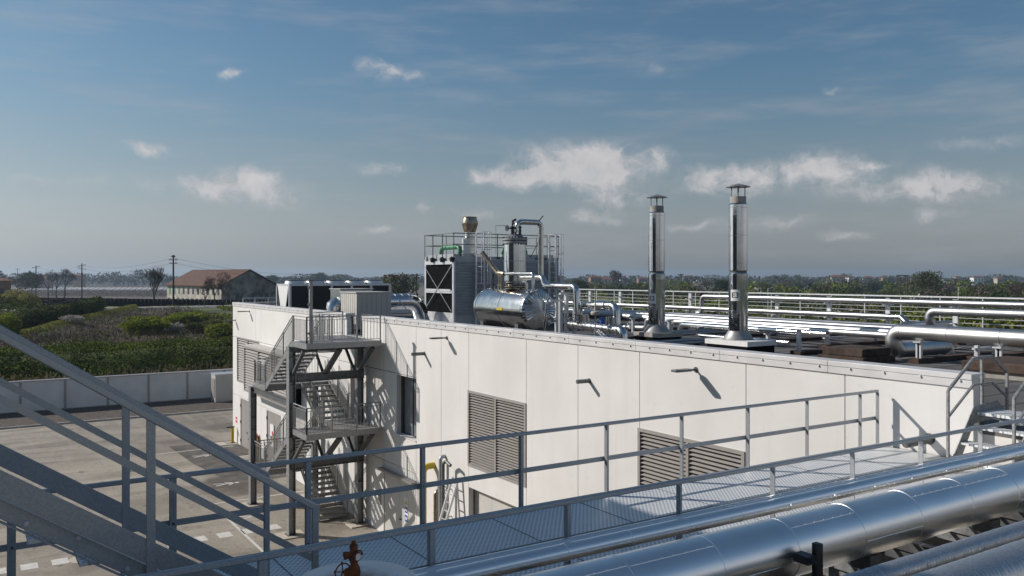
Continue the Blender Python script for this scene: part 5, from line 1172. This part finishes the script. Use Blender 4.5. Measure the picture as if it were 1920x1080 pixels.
# ivy on the steep bank behind the wall
def f1(q):
    x = q.uniform(-14, 32); y = 80.2+18*q.random()**1.25
    if y > 96+2.5*fbm(x,1,.15): return None
    if fbm(x, y, .35) < -.3 and q.random() < .4: return None
    z = bank(x, y)+q.uniform(0, .4)*(1+fbm(x,y,.5)); return (x, y, z+.15), q.uniform(.09,.19)
scatter('ivy_bank', G['leafd'], 70000, f1, 'dark ivy covering the bank behind the pale yard wall', 'ivy', seed=2, mats=[G['leafd'], G['leafd'], G['leafm']])
def f2(q):
    x = q.uniform(-16, 60); y = q.uniform(95, 172)
    dr = y-ridge_y(x); 
    if abs(dr) < 3 or (x < 30 and dr > 2): return None
    brown = x < 31+2*fbm(x,y,.2) and dr < -2 and q.random() < .93
    if brown: return None
    if fbm(x, y, .10) < -.1: return None
    return (x, y, bank(x,y)+abs(q.gauss(0,.16))), q.uniform(.16,.34)
scatter('meadow_growth', G['leafm'], 34000, f2, 'low spring green growth on the raised bank', 'undergrowth', seed=3, mats=[G['leafm'], G['leafo'], G['leafm']])
def f3(q):
    x = q.uniform(-14, 25); dr = 7+(70*q.random() if q.random() < .6 else 5*q.random()); y = ridge_y(x)+dr
    if y > 152 or y < 88: return None
    h = 2.5*min(1, (dr-5)/3.5)*(1+.25*fbm(x, y, .15))*max(.3, min(1, (26-x)/8)); f = q.random() if dr < 12 else q.uniform(.75, 1.05)
    return (x, y, bank(x,y)+h*f), q.uniform(.15,.32)
scatter('dark_thicket', G['leafd'], 52000, f3, 'dark green thicket filling the hollow behind the grassy ridge', 'thicket', seed=4, mats=[G['leafd'], G['leafd'], G['leafo']])
def fgrass(q):
    x = q.uniform(-6, 24); y = ridge_y(x)+q.gauss(0,1.8); return (x, y, bank(x,y)+q.uniform(0,.12)), q.uniform(.1,.2)
scatter('ridge_grass', G['leafm'], 20000, fgrass, 'strip of short light green grass along the ridge of the bank', 'grass', seed=5, mats=[G['leafy'], G['leafm']])
# dry reeds behind the wall and brown bramble on the ridge side
b = MB(); q = random.Random(8)
for i in range(5600):
    if i < 4200: x = q.uniform(-12, 27); y = 80.2+q.random()*1.8; z = bank(x,y)-.1; h = q.uniform(.6,1.5)+max(0,fbm(x,1,.3))*.5
    else:
        x = q.uniform(-8, 32); y = q.uniform(96, min(150, max(98, ridge_y(x)-3))); z = bank(x,y)-.1; h = q.uniform(.3,1.0)
    dx, dy = q.gauss(0,.12)*h, q.gauss(0,.12)*h; w = q.uniform(.012,.03); c = Vector((x,y,z)); t_ = Vector((x+dx,y+dy,z+h)); s = Vector((w,0,0))
    b.add([c-s, c+s, t_+s*.5, t_-s*.5], [(0,1,2,3)])
    if i < 4200 and q.random() < .5: b.add([t_-Vector((.05,0,.02)), t_+Vector((.05,.0,-.02)), t_+Vector((.07+dx*.3,0,.2)), t_+Vector((-.01,0,.25))], [(0,1,2,3)])
b.build('dry_reeds', G['dry'], label='tan dry reeds standing along the top of the yard wall', cat='reeds', kind='stuff', smooth=False, origin=(0,80,0))
b = MB(); q = random.Random(9)
for i in range(24000):
    x = q.uniform(-10, 32); y = q.uniform(95, 150)
    if y > ridge_y(x)-2.5: continue
    z = bank(x,y)+q.uniform(0,.7); p = Vector((x,y,z)); d = Vector((q.gauss(0,.3),q.gauss(0,.3),q.uniform(.1,.5))); s = Vector((.02,0,0)); b.add([p-s,p+s,p+d], [(0,1,2)])
b.build('bramble', G['twig'], label='brown leafless brambles on the near side of the grassy ridge', cat='brambles', kind='stuff', smooth=False, origin=(0,80,0))
# ---- plants as things
def leafcloud(b, c, rx, ry, rz, n, s0, s1, q, shell=.55, lump=.28, sc=.8):
    k = 0
    while k < n:
        u = Vector((q.gauss(0,1),q.gauss(0,1),q.gauss(0,1))).normalized(); r_ = shell+(1-shell)*q.random()**.7
        f = 1+lump*mnoise.noise(Vector((u.x*2.1*sc+c[0],u.y*2.1*sc+c[1],u.z*2.1*sc)))*1.6
        if mnoise.noise(Vector((u.x*4+c[1],u.y*4,u.z*4+c[0]))) < -.22: 
            if q.random() < .7: continue
        p = Vector((c[0]+u.x*rx*r_*f, c[1]+u.y*ry*r_*f, c[2]+u.z*rz*r_*f))
        if p.z < c[2]-rz*.95: continue
        leaf(b, p, q.uniform(s0,s1), q); k += 1
def branch(b, p, d, ln, r, depth, q, spread=.55, tw=3, ends=None, mn=.010):
    e = p+d*ln; mid = p+d*ln*.5+Vector((q.gauss(0,.04),q.gauss(0,.04),0))*ln; b.tube([p,mid,e], [r, r*.82, r*.66], 6 if r > .05 else 4, cap=False)
    if depth == 0:
        if ends is not None: ends.append(e)
        return
    for k in range(tw):
        nd_ = (d+Vector((q.gauss(0,spread),q.gauss(0,spread),q.gauss(.08,spread*.6)))).normalized()
        if nd_.z < .05: nd_.z = abs(nd_.z)*.5+.08; nd_.normalize()
        branch(b, e if k else mid+(e-mid)*.9, nd_, ln*q.uniform(.62,.82), max(mn, r*.62), depth-1, q, spread, tw, ends, mn)
PROTO = {}
def tree_proto(key, kind, h, w, seed, m, mtrunk='bark', leafs=(900,.25,.5), depth=4):
    # returns mesh objects (trunk, crown) built around the origin and scaled per placing
    q = random.Random(seed); tb = MB(); ends = []
    if kind == 'bare':
        branch(tb, Vector((0,0,0)), Vector((0,0,1)), h*.26, h*.022, depth, q, .42*w, 3, ends, h*.0022)
        cb = MB()
        for e in ends:
            for k in range(7):
                d = Vector((q.gauss(0,.5),q.gauss(0,.5),q.gauss(.35,.4))).normalized()*h*q.uniform(.03,.085); s = Vector((q.gauss(0,1),q.gauss(0,1),0)).normalized()*h*.0020; cb.add([e-s,e+s,e+d], [(0,1,2)])
    else:
        tb.tube([(0,0,0),(.05*h*.3,0,h*.25),(0,.02*h,h*.6)], [h*.025,h*.018,h*.008], 8)
        for k in range(6):
            a_ = 2*PI*k/6; tb.tube([(0,0,h*.25+k*h*.04),(math.cos(a_)*w*.3,math.sin(a_)*w*.3,h*.5+k*h*.03)], [h*.010,h*.004], 5)
        cb = MB()
        for k in range(7):
            a_ = q.uniform(0,2*PI); rr = q.uniform(0,.38)*w; leafcloud(cb, (math.cos(a_)*rr, math.sin(a_)*rr, h*q.uniform(.38,.78)), w*.34, w*.34, h*.24, leafs[0]//7, leafs[1], leafs[2], q)
    return tb, cb
def place_tree(key, name, lab, cat, loc, group=None, scale=1, rz=0, **kw):
    if key not in PROTO:
        tb, cb = tree_proto(key, **kw); root = thing(name, lab, cat, (0,0,0), group)
        tb.build('trunk', G[kw.get('mtrunk','bark')], root, smooth=True); cb.build('crown', G[kw['m']], root, smooth=False); root['_k'] = [c for c in kids(root)]
        del root['_k']; PROTO[key] = root; root.location = loc; root.scale = (scale,)*3 if not hasattr(scale,'__len__') else scale; root.rotation_euler.z = rz; return root
    r = dup(PROTO[key], loc, lab, group, rz, scale); r['category'] = cat; r.name = name; return r
gz = lambda x, y: bank(x, y) if 80 < y < 190 and -80 < x < 150 else 0
def on(px, t): d = ray(px, 518); return d.x*t, d.y*t
def bushp(px, t, w, h, n, s, m, name, lab, cat='bush', seed=1, m2=None, dz=0):
    x, y_ = on(px, t); z = gz(x, y_); b = MB(); q = random.Random(seed); leafcloud(b, (x,y_,z+h*.42), w/2, w/2, h*.56, n, s*.6, s*1.3, q, .45); r = thing(name, lab, cat, (x,y_,z))
    tb = MB(); 
    for k in range(7): a_ = 2*PI*k/7; tb.tube([(x,y_,z-.1),(x+math.cos(a_)*w*.2,y_+math.sin(a_)*w*.2,z+h*.55)], [.05,.02], 5)
    tb.build('stem', G['bark'], r); b.build('foliage', G[m], r, smooth=False); return r
bushp(275, 104, 5.6, 2.1, 5500, .27, 'leafm', 'round_bush', 'large round bright green bush in the middle of the bank', seed=11)
bushp(395, 106, 5.5, 1.6, 4500, .27, 'leafo', 'round_bush', 'olive green bush on the bank just left of the white building', seed=12)
bushp(352, 120, 6, 1.5, 3500, .27, 'leafm', 'round_bush', 'green bush on the bank below the tiled farmhouse', seed=13)
bushp(425, 98, 5, 1.7, 3600, .25, 'leafm', 'round_bush', 'green bush touching the far corner of the white building', seed=14)
bushp(6, 92, 3.4, 2.6, 2200, .2, 'leafm', 'round_bush', 'small green bush at the left edge above the ivy bank', seed=15)
bushp(26, 150, 6.5, 4.2, 3600, .24, 'leafy', 'flowering_bush', 'big yellowish flowering bush at the left picture edge by the railway', seed=16)
bushp(54, 148, 4.2, 2.8, 1800, .22, 'leafy', 'flowering_bush', 'smaller yellowish bush right beside the big flowering one', seed=17)
bushp(136, 112, 3, .9, 1200, .16, 'blossom', 'pale_shrub', 'grey leafless shrub in the dark thicket on the left', seed=18)
bushp(330, 106, 2.6, 1.2, 1000, .16, 'blossom', 'pale_shrub', 'pale grey shrub beside the large round green bush', seed=19)
for i, (px, t_, h, lab, key, w) in enumerate(((288,200,10.5,'egg shaped brown leafless tree left of the farmhouse','egg',.55),(384,152,6.0,'small bare tree in front of the left part of the farmhouse','bareA',1.0),(402,156,8.0,'taller bare tree in front of the farmhouse corner','bareA',1.0),(422,158,6.5,'bare tree in front of the mottled grey farmhouse gable','bareA',1.0))):
    x, y_ = on(px, t_); place_tree(key, 'bare_tree', lab, 'tree', (x, y_, gz(x,y_)-.2), scale=(h/10 if key != 'egg' else (1.25,1.25,1.55)), rz=i*1.3, kind='bare', h=10, w=w, seed=20+len(key), m='twig', depth=5)
x, y_ = on(288, 200); b = MB(); leafcloud(b, (x,y_,6.2), 2.3, 2.3, 4.4, 3200, .1, .3, random.Random(4), .3); b.build('crown_twigs', G['twig'], [o for o in bpy.data.objects if o.get('label','').startswith('egg shaped')][0] if 0 else None, label='haze of fine brown twigs round the egg shaped tree', cat='tree', smooth=False) if 0 else None
# ---- railway: ballast, dark fence, poles and wires
b = MB(); b.add([(-70,150,5.75),(70,158,5.75),(70,162,5.75),(-70,154,5.75)], [(0,1,2,3)]); b.add([(-70,149,5.2),(70,157,5.2),(70,158,5.75),(-70,150,5.75)], [(0,1,2,3)])
G['ballast'] = mat('pale ballast', (.28,.25,.22), .95, 0, .5, 1.5, c2=(.5,.46,.42), bump=1, bsc=5, det=10); b.build('railway_ballast', G['ballast'], kind='structure', origin=(0,155,5))
G['raildark'] = mat('dark blue sleepers', (.010,.012,.018), .7, .2, .5, 1.5)
rf = thing('railway_barrier', 'long dark slatted barrier along the railway on the bank', 'barrier', (0, 156, 5.7)); p0 = at(52, 556, t=150); p1 = at(452, 562, t=163)
def lerp(a_, b_, f): return a_+(b_-a_)*f
L0, L1 = Vector((p0.x,p0.y,0)), Vector((p1.x,p1.y,0)); L0, L1 = lerp(L0,L1,-.25), lerp(L0,L1,1.15)
b = MB(); q = random.Random(2)
for j in range(7):
    for i in range(40):
        f0, f1 = i/40, (i+1)/40; A = lerp(L0,L1,f0); C = lerp(L0,L1,f1); zt = 7.4-1.1*f0; zz = 5.6+(zt-5.6)*(j/6)
        b.bar(A+Vector((0,j*.12,zz+q.uniform(-.03,.03))), C+Vector((0,j*.12,zz+q.uniform(-.03,.03))), .05, .24)
b.build('slat', G['raildark'], rf); b = MB()
for i in range(70):
    f = i/70; A = lerp(L0,L1,f); zt = 7.4-1.1*f; b.box(A.x-.08,A.x+.08,A.y-.05,A.y+.9,5.2,zt+.1)
b.build('post', G['raildark'], rf)
def pole(px, t_, ytop, lab, arms, r=.16, zb=None):
    x, y_ = on(px, t_); zt = EYE+(518-ytop)/F*t_; z0 = gz(x,y_)-.3 if zb is None else zb; t = thing('utility_pole', lab, 'pole', (x,y_,z0)); b = MB(); b.tube([(x,y_,z0),(x,y_,zt)], [r,r*.7], 10); b.build('pole', G['bark2'], t)
    rt_ = Vector((cT,-sT,0)); 
    for k, (dz, w_, tilt) in enumerate(arms):
        b = MB(); c = Vector((x,y_,zt-dz)); b.bar(c-rt_*w_+Vector((0,0,tilt)), c+rt_*w_-Vector((0,0,tilt)), .09, .09)
        for s in (-1,-.6,.6,1): b.lathe([(.05,0),(.07,.1),(.04,.2)], tuple(c+rt_*w_*s*.95+Vector((0,0,.03-tilt*s))), 8)
        b.build('crossarm', G['bark2'], t)
    return Vector((x,y_,zt))
A = pole(325, 158, 478, 'tallest dark wooden pole with three crossarms in front of the farmhouse', [(.35,.35,0),(.95,.75,.0),(1.6,.7,0)], .2)
B_ = pole(153.5, 235, 494, 'dark pole with hanging insulators, second from the farmhouse', [(.6,1.1,-.2),(1.5,1.0,.2)], .2, 0)
C_ = pole(67.5, 262, 498, 'dark pole between the far left trees and the field', [(.5,1.2,-.2)], .2, 0)
pole(33, 420, 503, 'thin distant pole at the far left', [(.5,1.2,0)], .16, 0); pole(98, 470, 505, 'thin distant pole right of the far left house', [(.5,1.0,0)], .14, 0); pole(123, 480, 506, 'thin distant pole below the bare trees on the left', [(.5,1.0,0)], .14, 0)
pole(781, 150, 513, 'dark utility pole left of the cooling tower', [(.3,.8,0),(.8,.5,0)], .15, 0)
for i, (pa_, pb_, lab) in enumerate(((A, B_, 'thin wire between the two nearest poles on the left'), (B_, C_, 'thin wire between the two left poles'), (A, Vector((*on(620, 200), 12.3)), 'thin wire leading right from the tallest pole over the farmhouse'))):
    b = MB(); w_ = []
    for k in range(2):
        pts = [lerp(pa_,pb_,f/10)+Vector((0,0,-.6-k*.9-1.2*math.sin(PI*f/10))) for f in range(11)]; b.tube(pts, .022, 4, cap=False)
    b.build('overhead_wire', G['frame'], label=lab, cat='wire')
# ---- fields
def field(name, m, x0, x1, y0, y1, z, ang=0):
    b = MB(); b.add([(x0,y0,z),(x1,y0,z),(x1,y1,z),(x0,y1,z)], [(0,1,2,3)]); return b.build(name, m, kind='structure')
G['darkfield'] = mat('freshly ploughed dark field', (.022,.022,.026), .95, 0, .4, .02, sc3=(1,.2,1), c2=(.04,.036,.036)); G['brownfield'] = mat('brown vineyard ground', (.12,.095,.075), .95, 0, .35, .05, bump=1, bsc=1, det=8)
G['greenfield'] = mat('light green far field', (.20,.26,.09), .95, 0, .1, .01); G['sheet'] = mat('grey plastic row covers', (.42,.40,.40), .6, 0, .2, .05)
dirF = Vector((sT, cT, 0)); dirR = Vector((cT, -sT, 0))
def fieldq(name, m, pxa, pxb, ya, yb, z=.03):
    vs = [at(pxa,ya,Z=z), at(pxb,ya,Z=z), at(pxb,yb,Z=z), at(pxa,yb,Z=z)]; b = MB(); b.add(vs, [(0,1,2,3)]); return b.build(name, m, kind='structure')
fieldq('ploughed_field', G['darkfield'], -120, 520, 537.5, 526.0, .03); fieldq('green_field', G['greenfield'], 190, 560, 525.2, 523.6, .05); fieldq('vineyard_ground', G['brownfield'], -120, 330, 572, 537.7, .03); fieldq('brown_field', G['brownfield'], 680, 800, 556, 539, .04)
fieldq('row_cover_field', G['sheet'], 30, 312, 545.0, 539.0, .07)
# dark gaps between covers and vine rows
b = MB()
for i in range(30):
    a_ = at(28+i*10.5, 545.2, Z=.1); c = at(52+i*9.9, 538.8, Z=.1); b.bar(a_, c, 1.0, .05)
b.build('cover_gaps', G['brownfield'], kind='structure')
b = MB(); q = random.Random(6)
for i in range(26000):
    x_, yv = q.uniform(-20, 330), 546+13*q.random()**1.5
    p = at(x_, yv, Z=0); row = round(p.y/3)*3; p = Vector((p.x, row+q.uniform(-.2,.2), q.uniform(.1,1.5))); s = Vector((.05,0,0)); b.add([p-s,p+s,p+Vector((q.gauss(0,.25),0,q.uniform(.2,.6)))], [(0,1,2)])
b.build('vine_rows', G['twig'], label='brown leafless vine rows in the field left of the farmhouse', cat='vines', kind='stuff', smooth=False, origin=(0,250,0))
# ---- farmhouse
C0 = Vector((*on(415, 245), 0)); rt_ = Vector((cT,-sT,0)); fw_ = Vector((sT,cT,0)); u = (rt_*-26+fw_*25).normalized(); v = (rt_*25+fw_*26).normalized(); LH, WH, HE, HR = 36.0, 17.6, 8.5, 12.85
fh = thing('farmhouse', 'long cream farmhouse with red brown tiled roof and mottled grey gable beyond the railway', 'house', tuple(C0))
def Q(a_, b_, z): return C0+u*a_+v*b_+Vector((0,0,z))
b = MB(); b.add([Q(0,0,0),Q(LH,0,0),Q(LH,0,HE),Q(0,0,HE)], [(0,1,2,3)]); b.add([Q(LH,0,0),Q(LH,WH,0),Q(LH,WH,HE),Q(LH,WH/2,HR),Q(LH,0,HE)], [(0,1,2,3,4)]); b.add([Q(0,WH,0),Q(LH,WH,0),Q(LH,WH,HE),Q(0,WH,HE)], [(3,2,1,0)]); b.build('wall', G['plaster'], fh)
b = MB(); b.add([Q(0,0,0),Q(0,WH,0),Q(0,WH,HE),Q(0,WH/2,HR),Q(0,0,HE)], [(4,3,2,1,0)]); b.build('gable_wall', G['gableplaster'], fh, label='mottled grey gable wall')
b = MB()
for s in (0, 1):
    e0, r0 = (-.8, WH/2) if s == 0 else (WH+.8, WH/2); ze = HE-.35
    b.add([Q(-.7,e0,ze),Q(LH+.7,e0,ze),Q(LH+.7,r0,HR+.12),Q(-.7,r0,HR+.12),Q(-.7,e0,ze+.25),Q(LH+.7,e0,ze+.25),Q(LH+.7,r0,HR+.37),Q(-.7,r0,HR+.37)], [(0,1,2,3),(7,6,5,4),(0,4,5,1),(1,5,6,2),(2,6,7,3),(3,7,4,0)])
rf_ = b.build('roof', G['tile'], fh)
for a_, c_ in ((8,6),(21,7)):
    b = MB(); p = Q(a_,c_,0); b.box(p.x-.5,p.x+.5,p.y-.4,p.y+.4,HE+1.5,HR+1.0) if 0 else None
def win(a_, z0, z1, m, w_=1.0, name='window'):
    b = MB(); b.add([Q(a_-w_/2,-.06,z0),Q(a_+w_/2,-.06,z0),Q(a_+w_/2,-.06,z1),Q(a_-w_/2,-.06,z1),Q(a_-w_/2,.05,z0),Q(a_+w_/2,.05,z0),Q(a_+w_/2,.05,z1),Q(a_-w_/2,.05,z1)], [(0,1,2,3),(7,6,5,4),(0,4,5,1),(2,6,7,3),(1,5,6,2),(3,7,4,0)]); b.build(name, m, fh)
for i in range(11): win(1.8+i*3.2, 5.6, 7.7, G['shutter'] if i > 7 else G['darkwin'], 1.1, 'shutter' if i > 7 else 'window')
for i in range(11): win(2.4+i*3.2, 1.2, 4.3, G['darkwin'], 1.7, 'doorway')
for c_, z0 in ((5,4.2),(10,4.2),(14.5,4.2),(10,1.4)):
    b = MB(); b.add([Q(-.06,c_-.6,z0),Q(-.06,c_+.6,z0),Q(-.06,c_+.6,z0+1.9),Q(-.06,c_-.6,z0+1.9)], [(0,1,2,3)]); b.build('window', G['darkwin'], fh)
# ---- distant woodland (reads as one mass), built of clumps of leaf quads
b = MB(); q = random.Random(31)
def clump(px, t_, w_, h, n, s, bare=False):
    x, y_ = on(px, t_)
    for k in range(n):
        uu = Vector((q.gauss(0,.42),q.gauss(0,.42),0)); zz = q.random()**.7; f = math.sqrt(max(.05,1-(zz*1.0-.35)**2*1.6)); leaf(b, Vector((x+uu.x*w_*f, y_+uu.y*w_*f, h*zz)), s*q.uniform(.5,1.2), q)
i = 0
while i < 620:
    px = q.uniform(-40, 1960); t_ = q.uniform(900, 1900); left = px < 340
    if px > 1050 and q.random() < .2: continue
    h = q.uniform(6,14)*(1.2 if left else .9)*(1+.6*mnoise.noise(Vector((px*.02,0,1)))); clump(px, t_, q.uniform(8,24), h, 110, 2.4); i += 1
b.build('distant_woodland', [G['farwood']], label='hazy band of far woodland along the horizon', cat='woodland', kind='stuff', smooth=False, origin=(0,1000,0))
# scrubland beyond the roof on the right
q = random.Random(33); n_ = 0; sb_ = MB(); mats = ['leafo','leafm','leafd','twig','leafo','blossom']
while n_ < 470:
    px = q.uniform(1000, 1960); t_ = 58*math.exp(q.random()*2.6)
    x, y_ = on(px, t_)
    if x < 40: continue
    h = q.uniform(4.6,7.6)*(1.0 if t_ < 400 else 1.12); w_ = h*q.uniform(1.1,2.0); r_ = q.random(); sb_.cur = 0 if r_ < .34 else 1 if r_ < .56 else 2 if r_ < .82 else 3 if r_ < .965 else 5
    cnt = int(800*min(1.5, 110/t_*1.2)+130); s = .14+.0020*t_; leafcloud(sb_, (x,y_,h*.4), w_/2, w_/2, h*.6, cnt, s*.7, s*1.4, q, .5); n_ += 1
sb_.build('scrubland', [G[m] for m in mats], label='mixed green and brown scrub beyond the far roof railing', cat='scrub', kind='stuff', smooth=False, origin=(100,100,0))
def hedgef(q):
    x = q.uniform(44, 58); y = q.uniform(8, 80); return (x, y, (1-.6*q.random()**2)*(7.5+1.3*fbm(x,y,.15))), q.uniform(.16,.34)
scatter('roadside_hedge', G['leafm'], 52000, hedgef, 'bright green leafy hedge just beyond the far roof railing', 'hedge', seed=41, mats=[G['leafm'],G['leafy'],G['leafd']])
# notable single trees
single = [(10,330,15,'bareA','tall bare tree at the far left horizon',1),(90,420,17,'bareB','left one of the three bare trees above the far left house',1),(106,430,18,'bareA','middle one of the three bare trees above the far left house',1),(121,425,18,'bareB','right one of the three bare trees above the far left house',1),
 (60,430,14,'leafA','dense dark tree beside the far left pole',0),(755,230,12.5,'leafB','loose green tree above the field left of the cooling tower',0),(738,260,9,'leafA','dark tree left of the loose green tree by the cooling tower',0),(1735,330,14,'leafB','large round pale green tree on the right horizon',0),
 (1905,210,12,'bareB','bare tree at the right picture edge',1),(1150,520,17,'bareC','narrow brown tree left of the E2 chimney, taller one',1),(1158,525,15.5,'bareC','narrow brown tree left of the E2 chimney, shorter one',1),(1327,420,12,'bareA','bare tree between the two chimneys',1),(1355,420,10,'leafA','dark round tree just left of the E3 chimney',0),(1085,430,10,'leafA','dark round tree right of the cooling tower',0),(1048,520,15,'bareB','bare tree against the right edge of the cooling tower',1),
 (1545,360,10.5,'bareA','brownish bare tree right of the E3 chimney',1),(600,900,16,'leafA','dark conifer like tree over the dry cooler left part',0),(512,800,13,'leafA','dark tree right behind the farmhouse roof',0)]
for i, (px, t_, h, key, lab, bare) in enumerate(single):
    x, y_ = on(px, t_); kw = dict(kind='bare', h=10, w=(.9 if key != 'bareC' else .35), seed=50+ord(key[-1]), m='twig', depth=5) if bare else dict(kind='leafy', h=10, w=(8.5 if key == 'leafA' else 9.5), seed=60+ord(key[-1]), m='leafd' if key == 'leafA' else 'leafo', leafs=(2600,.3,.7) if key == 'leafA' else (1900,.25,.6))
    place_tree(key, 'bare_tree' if bare else 'leafy_tree', lab, 'tree', (x, y_, -.1), scale=h/10, rz=i*.9, **kw)
# blossom bushes
for px, t_, w_, h, lab, sd in ((1528,190,9,4.6,'wide pale blossoming bush right of the E3 chimney',71),(1480,230,7,3.6,'smaller pale blossoming bush beside the E3 chimney',72),(1700,170,10,3.6,'pale blossoming bush below the large round tree on the right',73),(1842,180,8,5,'tan leafy bush near the right picture edge',74),(1625,170,8,4.6,'dark olive bush left of the rusty frame',75)):
    x, y_ = on(px, t_); b = MB(); leafcloud(b, (x,y_,h*.45), w_/2, w_/2, h*.55, 2600, .25, .55, random.Random(sd), .45); b.build('blossom_bush' if sd < 74 else 'scrub_bush', G['blossom' if sd < 74 else 'leafo'], label=lab, cat='bush', smooth=False)
# lamp posts on the road beyond
for px, t_, yt, lab in ((1440,95,541,'thin grey street lamp right of the E3 chimney'),(1797,95,539,'thin grey street lamp over the right part of the far railing')):
    x, y_ = on(px, t_); zt = EYE+(518-yt)/F*t_; t = thing('street_lamp', lab, 'street lamp', (x,y_,0)); b = MB(); b.tube([(x,y_,0),(x,y_,zt)], [.07,.04], 8); b.build('pole', G['lightmetal'], t); b = MB(); b.bar((x,y_,zt), (x+cT*.6,y_-sT*.6,zt+.12), .1, .06); b.build('lamp_head', G['lightmetal'], t)
# rusty frame
x, y_ = on(1692, 215); t = thing('steel_gantry', 'rusty open steel frame standing above the scrub on the right', 'frame', (x,y_,0)); b = MB()
for s in (-1,1):
    for d_ in (-1,1): c = Vector((x,y_,0))+rt_*s*.9+fw_*d_*.6; b.bar(c, c+Vector((0,0,11.3)), .16, .16)
for z in (8.9, 11.3): b.bar(Vector((x,y_,z))-rt_*1.5, Vector((x,y_,z))+rt_*1.5, .2, .2)
b.build('frame', G['bark2'], t)
# ---- distant houses
def house(px, t_, w_, h, wallm, roofm, lab, rot=.4, dep=None):
    x, y_ = on(px, t_); ca, sa = math.cos(rot), math.sin(rot); dep = dep or w_*.7; t = thing('distant_house', lab, 'house', (x,y_,0))
    def H(a_, b_, z): return Vector((x+a_*ca-b_*sa, y_+a_*sa+b_*ca, z))
    b = MB(); a0, b0 = w_/2, dep/2; vs = [H(i,j,z) for z in (0,h) for i,j in ((-a0,-b0),(a0,-b0),(a0,b0),(-a0,b0))]; b.add(vs, [(0,1,5,4),(1,2,6,5),(2,3,7,6),(3,0,4,7)]); b.build('wall', G[wallm], t)
    b = MB(); e = .5; hh = h+dep*.22; vs = [H(-a0-e,-b0-e,h-.1),H(a0+e,-b0-e,h-.1),H(a0+e,b0+e,h-.1),H(-a0-e,b0+e,h-.1),H(-a0*.6,0,hh),H(a0*.6,0,hh)]; b.add(vs, [(0,1,5,4),(1,2,5),(2,3,4,5),(3,0,4),(3,2,1,0)]); b.build('roof', G[roofm], t)
    for k in range(3): b = MB(); c_ = (-1+k)*w_*.3; b.add([H(c_-.5,-b0-.03,h*.55),H(c_+.5,-b0-.03,h*.55),H(c_+.5,-b0-.03,h*.82),H(c_-.5,-b0-.03,h*.82)], [(0,1,2,3)]); b.build('window', G['darkwin'], t)
rot0 = -TH
for a_ in [(1116,470,15,9.0,'pink','redroof','orange far house with dark red roof left of the E2 chimney'),(1135,500,17,7.5,'plaster','redroof','low far house with red roof beside the orange one'),(1168,620,11,9.5,'white','redroof','white far house right of the two narrow trees'),(1205,560,16,7.6,'pink','redroof','long reddish far house touching the E2 chimney'),
 (1292,700,24,8,'plaster','redroof','long pale far house right of the E2 chimney'),(1310,760,12,9,'white','redroof','small bright white far house between the chimneys'),(1570,480,16,9.5,'plaster','redroof','cream far house with red roof right of the E3 chimney'),(1595,640,14,8.6,'white','redroof','white far house near the centre of the right horizon'),(1628,700,20,8.4,'white','redroof','wide white far house left of the rusty frame'),
 (1660,560,14,8.5,'pink','redroof','reddish far house left of the rusty frame'),(1715,420,13,6.5,'pink','redroof','pink far house just right of the rusty frame'),(1795,600,12,9,'plaster','redroof','cream far house right of the large round tree'),(1832,620,18,8.6,'white','redroof','white far house with wide roof on the right horizon'),(1873,560,12,8.0,'plaster','redroof','cream far house near the right picture edge'),
 (70,620,30,8.5,'pink','redroof','pinkish farmhouse among the far left trees'),(149,700,13,11,'pink','redroof','reddish building behind the second pole on the left'),(3,190,4,10.2,'pink','redroof','brown brick building at the left picture edge'),(640,1100,60,8,'plaster','redroof','long low far building over the dry cooler'),(735,700,40,8.2,'plaster','redroof','pale low far building left of the cooling tower')]:
    a_ = (a_[0], a_[1]*(1.75 if a_[0] > 200 else 1.25) if a_[1] > 200 else a_[1], a_[2]*.75, a_[3]*(1.1 if a_[1] > 200 else 1))+a_[4:]
    house(*a_, rot=rot0+random.Random(a_[0]).uniform(-.3,.3))
# ---- air
hz_ = MB(); hz_.box(-3600,4600,-150,4800,-1,45)
hm = bpy.data.materials.new('haze'); hm.use_nodes = True; ht = hm.node_tree; ht.nodes.clear(); ho = ht.nodes.new('ShaderNodeOutputMaterial'); hv = ht.nodes.new('ShaderNodeVolumePrincipled')
hv.inputs['Color'].default_value = (.62,.80,1,1); hv.inputs['Density'].default_value = .00020; hv.inputs['Anisotropy'].default_value = .35; ht.links.new(hv.outputs[0], ho.inputs['Volume'])
hz_.build('haze', hm, kind='stuff', origin=(0,0,-1), smooth=False)
